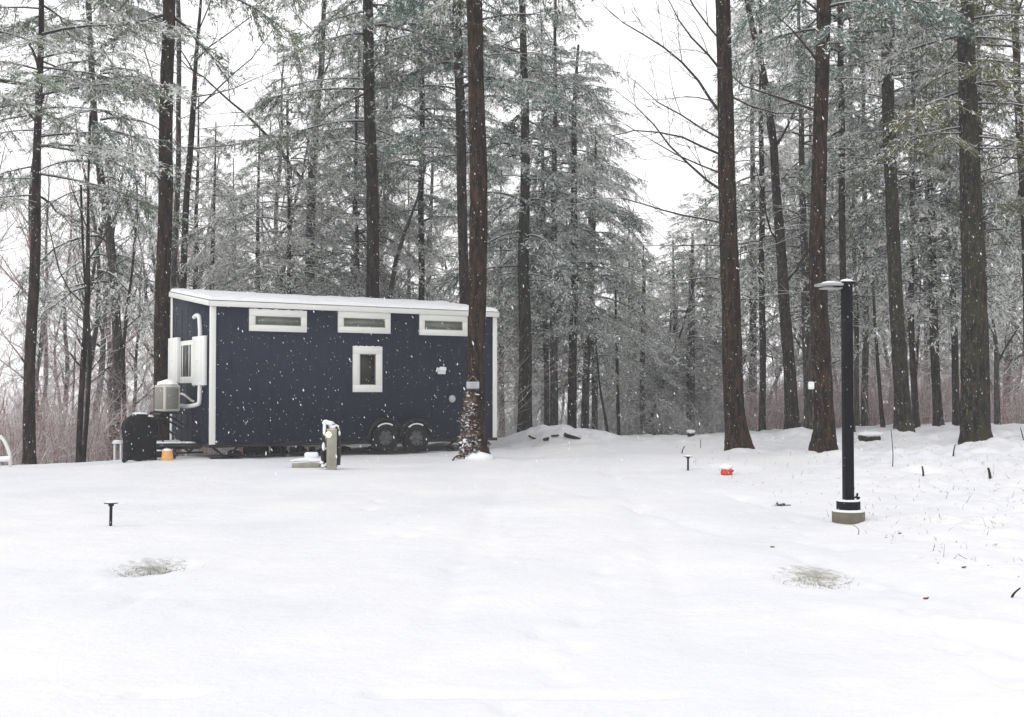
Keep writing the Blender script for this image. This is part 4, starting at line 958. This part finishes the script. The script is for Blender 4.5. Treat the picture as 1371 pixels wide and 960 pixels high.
px_tree('pine_tree', 'slim dark trunk just left of the mossy trunk', 'pine tree',
        [(1281, 582), (1279, 480), (1275, 380), (1272, 280)], [10, 9, 8, 7], 35, 'bark', (C['pine_far'], 3.6, (.8, .8, .9), 8), seed=41, top=15)
bl = [(1306, 110, .95, 0, -.05, 3.4, .045), (1308, 235, .9, .2, .3, 2.4, .03), (1312, 280, .9, -.1, .25, 2.0, .02), (1300, 250, -.9, 0, .0, 1.6, .012), (1298, 60, -.8, .2, .4, 2, .02), (1310, 420, .9, 0, .15, 2.6, .012)]
px_tree('pine_tree', 'thickest mossy dark trunk near the right edge', 'pine tree',
        [(1306, 604), (1305, 560), (1304, 450), (1303, 340), (1299, 230), (1295, 110), (1292, 0)], [38, 35, 34, 31, 27, 24, 22], 25.4, 'bark_moss', (C['olive'], .2, (1.1, 1.1, 1.05), 9), seed=42, top=23, sides=26, limbs=bl)
px_tree('pine_tree', 'slender trunk peeping from the right of the thick mossy one', 'pine tree',
        [(1322, 570), (1320, 480), (1318, 380), (1315, 280)], [9, 8, 8, 7], 33, 'bark', (C['pine_far'], 1.9, (.7, .7, .9), 8), seed=43, top=15)
px_tree('bare_tree', 'pale forked bare tree between the mossy trunk and the right edge', 'bare tree',
        [(1336, 578), (1334, 520), (1334, 470), (1330, 430)], [8, 7, 6, 4], 36, 'bark_grey_haze', None, seed=44, top=8,
        limbs=[(1334, 490, .5, 0, .9, 3, .05), (1333, 450, -.6, .1, .8, 2.6, .03), (1335, 520, .9, 0, .4, 2, .02)])
px_tree('pine_tree', 'dark trunk at the top right corner, reddish and only its upper part clear', 'pine tree',
        [(1378, 585), (1375, 400), (1370, 250), (1362, 120), (1358, 0)], [11, 10, 10, 10, 9], 31, 'bark_red', (C['olive'], 4.6, (.9, .9, 1), 9), seed=45, top=20)

# board, vine and sling on the trunk before the house
t0 = fr.location; 
sg = P(633, 516, 23.3); bd = thing('hanging_board', 'small pale board hung by a cord on the trunk in front of the house', 'sign', (sg[0], 23.34, sg[2]), R(-4))
mb = MB(); mb.box((0, 0, 0), (.25, .02, .145), 0, .004); mb.box((0, -.004, -.062), (.25, .03, .02), 1, .003)
for k in range(3): mb.box((0, -.012, .045-k*.035), (.17-.03*k, .003, .010), 1, 0)
mb.tube(np.array([(-.12, 0, .06), (0, .05, .19)]), .006, 5, 2); mb.tube(np.array([(.12, 0, .06), (0, .05, .19)]), .006, 5, 2)
obj('board', mb, [M['sign'], M['grille'], M['rope']], bd)
mb = MB(); rgv = np.random.RandomState(9); n_ = 900
zz = rgv.rand(n_)**1.5*1.35; aa = R(195)+R(95)*rgv.rand(n_)*(1-.25*zz/1.4) - R(12)
rr_ = (.20+.15*(1-zz/1.4)+.05*rgv.rand(n_))
pp = np.stack([.0+rr_*np.cos(aa), rr_*np.sin(aa), zz+.02], -1)
d_ = unit(rgv.randn(n_, 3)+np.array([0, -.3, -.3])); hs = rgv.rand(n_) < .12
mb.blades(pp[~hs], d_[~hs], .06+.05*rgv.rand(n_)[~hs], .04+.02*rgv.rand(n_)[~hs], unit(rgv.randn(n_, 3))[~hs], 0)
mb.blades(pp[hs], d_[hs]*np.array([1, 1, .4]), .06+.05*rgv.rand(n_)[hs], .05+.02*rgv.rand(n_)[hs], unit(rgv.randn(n_, 3)*.4+np.array([0, -.6, .8]))[hs], 1)
for k in range(3): mb.blob((-.26+.14*k/7+.05*math.sin(k*3), -.2-.03*k % .08, .15+.1*k), (.06, .05, .05), 1, seed=k, amp=.4)
mb.tube(smoothpath([(-.28, -.15, -.05), (-.34, -.1, .3), (-.27, -.12, .55), (-.36, -.1, .72), (-.42, -.1, .74)]), .013, 6, 0)
mb.tube(smoothpath([(-.2, -.2, .1), (-.42, -.25, .06), (-.5, -.3, -.05)]), .02, 6, 0)
mb.blob((.02, -.28, .02), (.28, .22, .13), 1, seed=4)
obj('vine', mb, [M['vine'], M['snow']], fr)
bx_ = P(1088, 517, 24.1); o = MB(); o.box((0, 0, 0), (.12, .08, .13), 0, .015); o.blob((0, 0, .07), (.065, .05, .025), 1)
nb_ = obj('nest_box', o, [M['white'], M['snow']]); nb_.location = (bx_[0], 24.22, bx_[2]); tag(nb_, 'small white nest box fixed to the thick trunk behind the lamp post', 'nest box')

# ------------------------------------------------------------------ woods farther back
rg = np.random.RandomState(77)
BT = []
for i, (H, r0, zf) in enumerate([(14, .14, 3.5), (16, .16, 4.5), (12, .11, 2.5), (17, .17, 6), (10, .08, 1.5)]):
    t, c = split_bare(200+i, H, r0, zf, spread=.5, levels=3, dens=1.35)
    BT.append((t.mesh('trunk', [M['bark_grey_haze'] if i % 2 else M['bark']]), c.mesh('crown', [M['twig_pink'] if i in (0, 2, 4) else M['twig']]), H))
M['twig_frost'] = twigmat('frosted_twig', (.30, .27, .235), -.3, .25)
FT = []
for i, (H, r0, zf) in enumerate([(12, .12, 2.0), (15, .14, 3.0), (10, .09, 1.2)]):
    t, c = split_bare(300+i, H, r0, zf, spread=.55, levels=3, dens=1.5)
    FT.append((t.mesh('trunk', [M['bark_grey_haze']]), c.mesh('crown', [M['twig_frost']]), H))
CT = []
def straight_trunk(H, r, seed): return trunk_mesh([(0, 0, -.4), (.05, 0, H*.4), (0, .05, H)], [r, r*.75, r*.12], 8, seed, .15).mesh('trunk', [M['bark'] if seed % 2 else M['bark_grey_haze']], True)
for key, H, r in [('pine_far', 18, .17), ('pine_far2', 19, .19), ('hem_low', 12, .14), ('hem_droop', 16, .17), ('pine_mid', 15.2, .15)]: CT.append((straight_trunk(H, r, len(CT)), C[key], H))
def ok(x, y, dmin):
    for (a, b, c) in trunk_pos:
        if (a-x)**2+(b-y)**2 < dmin**2: return False
    return True
def scatter(n, px0, px1, Y0, Y1, kinds, name, label, cat, group, dmin=1.6, smin=.8, smax=1.15, parts_far=999):
    k = 0; tries = 0
    while k < n and tries < n*40:
        tries += 1
        Y = Y0+(Y1-Y0)*rg.rand(); px = px0+(px1-px0)*rg.rand(); x = (px-W0/2)/F*Y
        if not ok(x, Y, dmin): continue
        # keep out of the house
        lx = (x-A2[0])*u[0]+(Y-A2[1])*u[1]; ly = (x-A2[0])*wv[0]+(Y-A2[1])*wv[1]
        if -2.5 < lx < LEN+1.5 and -3 < ly < WID+2: continue
        tm, cm, H = kinds[rg.randint(len(kinds))]; s = smin+(smax-smin)*rg.rand()
        t = thing(name, label, cat, (x, Y, gz(x, Y)), rg.rand()*6.28, group)
        t.scale = (s, s, s*(.9+.2*rg.rand())); t.rotation_euler = (rg.randn()*.015, rg.randn()*.015, rg.rand()*6.28)
        o1 = bpy.data.objects.new('trunk', tm); COL.objects.link(o1); o1.parent = t
        o2 = bpy.data.objects.new('crown', cm); COL.objects.link(o2); o2.parent = t
        trunk_pos.append((x, Y, .3)); k += 1
scatter(26, -30, 260, 32, 70, BT, 'bare_tree', 'bare grey or pinkish tree in the woods far behind, left of the house', 'bare tree', 'bare trees in the left woods', smin=.7, smax=1.1)
scatter(2, -30, 230, 55, 75, CT[:2], 'pine_tree', 'snowy evergreen in the woods far behind, left of the house', 'pine tree', 'evergreens in the left woods')
scatter(14, 240, 470, 36, 70, BT, 'bare_tree', 'bare tree standing in the woods behind the house roof', 'bare tree', 'bare trees behind the house')
scatter(8, 245, 480, 35.5, 46, CT[2:4], 'pine_tree', 'snow loaded evergreen in the woods behind the house roof', 'pine tree', 'evergreens behind the house', smin=.8, smax=1.0)
scatter(5, 470, 680, 40, 62, CT, 'pine_tree', 'snowy evergreen among the woods behind the right of the house', 'pine tree', 'evergreens behind the right of the house')
scatter(7, 430, 690, 38, 70, BT, 'bare_tree', 'bare tree among the evergreens behind the right of the house', 'bare tree', 'bare trees behind the right of the house')
scatter(9, 670, 830, 60, 80, FT, 'bare_tree', 'pale frosted bare tree in the woods beyond the snow mound', 'bare tree', 'frosted trees beyond the mound')
scatter(3, 670, 830, 50, 70, CT, 'pine_tree', 'grey snowy evergreen in the woods beyond the snow mound', 'pine tree', 'evergreens beyond the mound', smin=.75, smax=1.05)
scatter(10, 822, 965, 50, 66, CT[2:3], 'pine_tree', 'low snowy evergreen in the woods beyond the end of the drive', 'pine tree', 'evergreens beyond the drive', smin=.68, smax=.92)
scatter(2, 925, 962, 46, 54, FT[:1], 'bare_tree', 'tall frosted bare tree reaching into the sky gap at the end of the drive', 'bare tree', 'frosted trees in the sky gap', smin=.85, smax=1.0)
scatter(8, 825, 985, 44, 72, FT, 'bare_tree', 'pale frosted bare tree in the woods beyond the end of the drive', 'bare tree', 'frosted trees beyond the drive', smin=.6, smax=.95)
scatter(3, 840, 960, 58, 80, BT, 'bare_tree', 'bare tree in the woods beyond the end of the drive', 'bare tree', 'bare trees beyond the drive', smin=.6, smax=.9)
scatter(26, 985, 1420, 42, 80, FT, 'bare_tree', 'pale frosted bare tree deep in the woods on the right', 'bare tree', 'frosted trees in the right woods', smin=.85, smax=1.2)
scatter(11, 985, 1420, 40, 68, CT, 'pine_tree', 'snowy evergreen deep in the woods on the right', 'pine tree', 'evergreens in the right woods', smin=.9, smax=1.2)
scatter(10, 990, 1420, 36, 65, BT, 'bare_tree', 'bare tree deep in the woods on the right', 'bare tree', 'bare trees in the right woods', smin=.7, smax=1.0)

# twiggy undergrowth along the edge of the woods
def brush(n, x_px, Yr, hmax, seed):
    rg = np.random.RandomState(seed); A_, B_, Ra, Rb = [], [], [], []
    Y = Yr[0]+(Yr[1]-Yr[0])*rg.rand(n)**.8; px = x_px[0]+(x_px[1]-x_px[0])*rg.rand(n); X = (px-W0/2)/F*Y
    lx = (X-A2[0])*u[0]+(Y-A2[1])*u[1]; ly = (X-A2[0])*wv[0]+(Y-A2[1])*wv[1]
    keep = ~((lx > -2.5) & (lx < LEN+1) & (ly > -3) & (ly < WID+1)); X, Y = X[keep], Y[keep]; n = len(X)
    Z = ground_z(X, Y)
    base = np.stack([X, Y, Z-.05], -1)
    for st_ in range(5):
        p = base+rg.randn(n, 3)*np.array([.12, .12, 0]); d = unit(rg.randn(n, 3)*.35+np.array([0, 0, 1.])); L = hmax*(.4+.7*rg.rand(n))
        r = np.full(n, .012)
        for k in range(4):
            q = p+d*(L/4)[:, None]; A_.append(p); B_.append(q); Ra.append(r); r = r*.75; Rb.append(r)
            for tw in range(3):
                dd = unit(d*.5+rg.randn(n, 3)*.6+np.array([0, 0, .1])); s0 = p+(q-p)*rg.rand(n)[:, None]; l2 = L*(.12+.16*rg.rand(n))
                e = s0+dd*l2[:, None]; A_.append(s0); B_.append(e); Ra.append(r*.7); Rb.append(r*.4)
            d = unit(d+rg.randn(n, 3)*.22); p = q
    m = MB(); m.segs(np.concatenate(A_), np.concatenate(B_), np.concatenate(Ra), np.concatenate(Rb), 0, 3); return m
m = brush(1400, (-60, 650), (29, 62), 3.6, 31); o = obj('undergrowth', m, M['twig_pink']); tag(o, 'pinkish twiggy snowy undergrowth filling the woods left of and behind the house', 'undergrowth', kind='stuff')
m = brush(520, (650, 1000), (40, 72), 3.0, 32); o = obj('undergrowth', m, M['twig_frost']); tag(o, 'grey twiggy undergrowth beyond the snow mound and the end of the drive', 'undergrowth', kind='stuff')
m = brush(1100, (985, 1440), (37.5, 62), 3.2, 33); o = obj('undergrowth', m, M['twig_pink']); tag(o, 'reddish twiggy undergrowth under the trees of the right woods', 'undergrowth', kind='stuff')

# ------------------------------------------------------------------ logs in the mound, sticks, leaf litter
for (px, py, L, rz, tilt, r, lab) in [(766, 587, .42, R(-20), R(16), .06, 'dark log end sticking out of the snow mound, rightmost of its logs'), (713, 588, .22, R(-25), R(22), .035, 'short dark stick poking from the left slope of the mound'),
        (731, 590, .14, R(-60), R(-8), .05, 'dark stump end low in the middle of the mound'), (743, 585, .2, R(10), R(-6), .03, 'thin dark stick near the crest of the mound')]:
    p = G(px, py, 30.5); mb = MB(); dx = math.cos(rz)*math.cos(tilt); 
    dr = np.array([math.cos(tilt), -.25, -math.sin(tilt)]); dr /= np.linalg.norm(dr)
    mb.tube(np.array([-dr*L/2, -dr*L/6, dr*L/6, dr*L/2]), [r*.8, r, r*1.05, r*.9], 10, rough=.12, rng=rgg)
    o = obj('log', mb, M['log']); o.location = (p[0], p[1]-.03, p[2]+.03); tag(o, lab, 'log', 'logs in the snow mound')
# bits of stem and dead weed standing in the snow on the right
rg = np.random.RandomState(21)
A_, B_, Ra, Rb = [], [], [], []
for k in range(420):
    px = 905+rg.rand()*480; py = 586+rg.rand()**1.3*170
    if py > 600 + (px-880)*.42: continue
    p = G(px, py)
    h = .02+.10*rg.rand()**2.5; d = unit(rg.randn(3)*.5+np.array([0, 0, .9]))
    A_.append(p-d*.01); B_.append(p+d*h); Ra.append(.0015+.0025*rg.rand()); Rb.append(.001)
    if rg.rand() < .4:
        e = p+d*h*.6; A_.append(e); B_.append(e+unit(rg.randn(3)+[0, 0, .5])*h*.6); Ra.append(.003); Rb.append(.0015)
mb = MB(); mb.segs(np.array(A_), np.array(B_), np.array(Ra), np.array(Rb), 0, 4)
n_ = 120; Lp = []
while len(Lp) < n_:
    px = 900+rg.rand()*480; py = 588+rg.rand()**1.2*230
    if py > 612 + (px-900)*.42: continue
    Lp.append(G(px, py)+np.array([0, 0, .006]))
Lp = np.array(Lp); dd = unit(rg.randn(n_, 3)*np.array([1, 1, .5])); mb.blades(Lp, dd, .015+.035*rg.rand(n_)**2, .01+.015*rg.rand(n_), unit(rg.randn(n_, 3)*.6+np.array([0, 0, 1])), 0)
o = obj('weed_stems', mb, M['leaf']); tag(o, 'scattered dead weed stems and leaf bits poking through the snow on the right', 'weeds', kind='stuff')
def stick(pts, r, label, Y=None):
    w3 = []
    p0 = G(*pts[0])
    for (x, y) in pts: q = P(x, y, p0[1]); w3.append(q-p0)
    w3[0] = w3[0]-np.array([0, 0, .02])
    mb = MB(); mb.tube(smoothpath(w3, 4), np.linspace(r, r*.6, (len(pts)-1)*4+1), 6); o = obj('stick', mb, M['log'], smooth=True); o.location = tuple(p0); tag(o, label, 'stick', 'sticks standing in the snow')
stick([(1236, 638), (1236, 632), (1234.5, 624)], .018, 'short dark stick in open snow, right of and below the stout brown pine')
stick([(1326, 641), (1325, 634), (1323, 626)], .026, 'thick short stub in the snow below the right of the mossy trunk')
stick([(1276, 612), (1277, 604), (1279, 595)], .016, 'slanting dark stick left of the mossy trunk foot')
stick([(1195, 625), (1195.5, 605), (1193, 575)], .009, 'thin upright stem right of the flat boulder')
stick([(1353, 800), (1358, 794), (1366, 787)], .010, 'bent twig lying near the right edge of the foreground')
stick([(1148, 716), (1150, 711), (1147, 706), (1142, 703)], .004, 'curled thin twig at the foot of the concrete footing')
stick([(913, 607), (914, 602), (917, 597)], .014, 'short slanting stem left of the path light on the drive edge')
stick([(938, 600), (938, 593), (938, 588)], .010, 'tiny upright stake beyond the right hand path light')
stick([(1371, 590), (1369, 583), (1366, 572)], .014, 'leaning stem at the right edge beneath the woods')
for (q0_, w_, d_0, lab) in [(DEP[0], .38, .38, 'short olive grass showing through thin snow in the left foreground'), (DEP[1], .36, .32, 'short olive grass showing through thin snow in the right foreground')]:
    n_ = 260; X_ = q0_[0]+rg.randn(n_)*w_*.36; Y_ = q0_[1]+rg.randn(n_)*d_0*.38; Z_ = ground_z(X_, Y_)
    mb = MB(); mb.blades(np.stack([X_, Y_, Z_-.004], -1), unit(rg.randn(n_, 3)*.7+np.array([.1, 0, .55])), .018+.03*rg.rand(n_), .003+.003*rg.rand(n_), unit(rg.randn(n_, 3)), 0)
    o = obj('grass', mb, M['grass']); tag(o, lab, 'grass', kind='stuff')
# dark leaf clump in the snow left of the lamp post
p = G(1044, 677); mb = MB(); mb.blob((0, 0, .012), (.05, .035, .025), 0, amp=.5, sub=2); mb.blob((.06, .0, .006), (.06, .02, .01), 0, amp=.5)
d_ = unit(rg.randn(14, 3)*np.array([1, 1, .25])); mb.blades(np.tile([[0, 0, .02]], (14, 1)), d_, .05+.07*rg.rand(14), .02+.01*rg.rand(14), unit(rg.randn(14, 3)*.3+np.array([0, 0, 1])), 0)
o = obj('leaf_clump', mb, M['log']); o.location = tuple(p); tag(o, 'dark clump of dead leaves in a dent of snow left of the lamp post', 'leaves')
for (px, py) in [(1240, 803), (1204, 716), (1034, 733), (1290, 762)]:
    p = G(px, py); mb = MB(); mb.blob((0, 0, .008), (.022, .014, .012), 0, amp=.5, sub=1, seed=px)
    o = obj('dead_leaf', mb, M['leaf']); o.location = tuple(p); tag(o, 'single small dark leaf crumb on the open snow at the right', 'leaf', 'leaf crumbs on the snow')
# ------------------------------------------------------------------ falling snow
rg = np.random.RandomState(99); n_ = 20000
Y = 3.0+26*rg.rand(n_)**.75; hx_ = .47*Y+1; X = (rg.rand(n_)*2-1)*hx_; Z = rg.rand(n_)*(.34*Y+2.2)+.25
c = np.stack([X, Y, Z], -1); r = (.0015+.0036*rg.rand(n_)**3.5)*(.5+.5*np.clip(Y/12, 0, 1))
fall = unit(np.array([[.25, 0, -1.]])+rg.randn(n_, 3)*.15)
e = r*(1.6+2.2*rg.rand(n_))
mb = MB(); a = unit(np.cross(fall, np.array([[0, 1., 0]]))); b = np.cross(fall, a)
mid = [c+a*r[:, None], c+b*r[:, None], c-a*r[:, None], c-b*r[:, None]]; tp = c-fall*e[:, None]; bt = c+fall*e[:, None]
V = np.stack([tp]+mid+[bt], 1).reshape(-1, 3); i = np.arange(n_)[:, None]*6
tri = np.array([[0, 1, 2], [0, 2, 3], [0, 3, 4], [0, 4, 1], [5, 2, 1], [5, 3, 2], [5, 4, 3], [5, 1, 4]])
T = (i[:, :, None]+tri[None]).reshape(-1, 3)
me = bpy.data.meshes.new('falling_snow'); me.from_pydata(V.tolist(), [], T.tolist()); me.materials.append(M['snow'])
o = bpy.data.objects.new('falling_snow', me); COL.objects.link(o); tag(o, 'white snowflakes falling through the air all over the clearing', 'falling snow', kind='stuff')

# ------------------------------------------------------------------ haze
mb = MB(); mb.box((0, 35, 12), (190, 200, 40), 0, 0)
hz, n, b = newmat('haze'); n.nodes.remove(b); pv = n.nodes.new('ShaderNodeVolumePrincipled'); pv.inputs['Color'].default_value = (.96, .97, 1, 1)
pv.inputs['Density'].default_value = .0016; pv.inputs['Anisotropy'].default_value = .2
n.links.new(pv.outputs[0], n.nodes['Material Output'].inputs['Volume'])
HAZE = True
if HAZE:
    o = obj('haze', mb, hz); tag(o, 'thin pale snow haze filling the clearing and the woods', 'haze', kind='stuff')
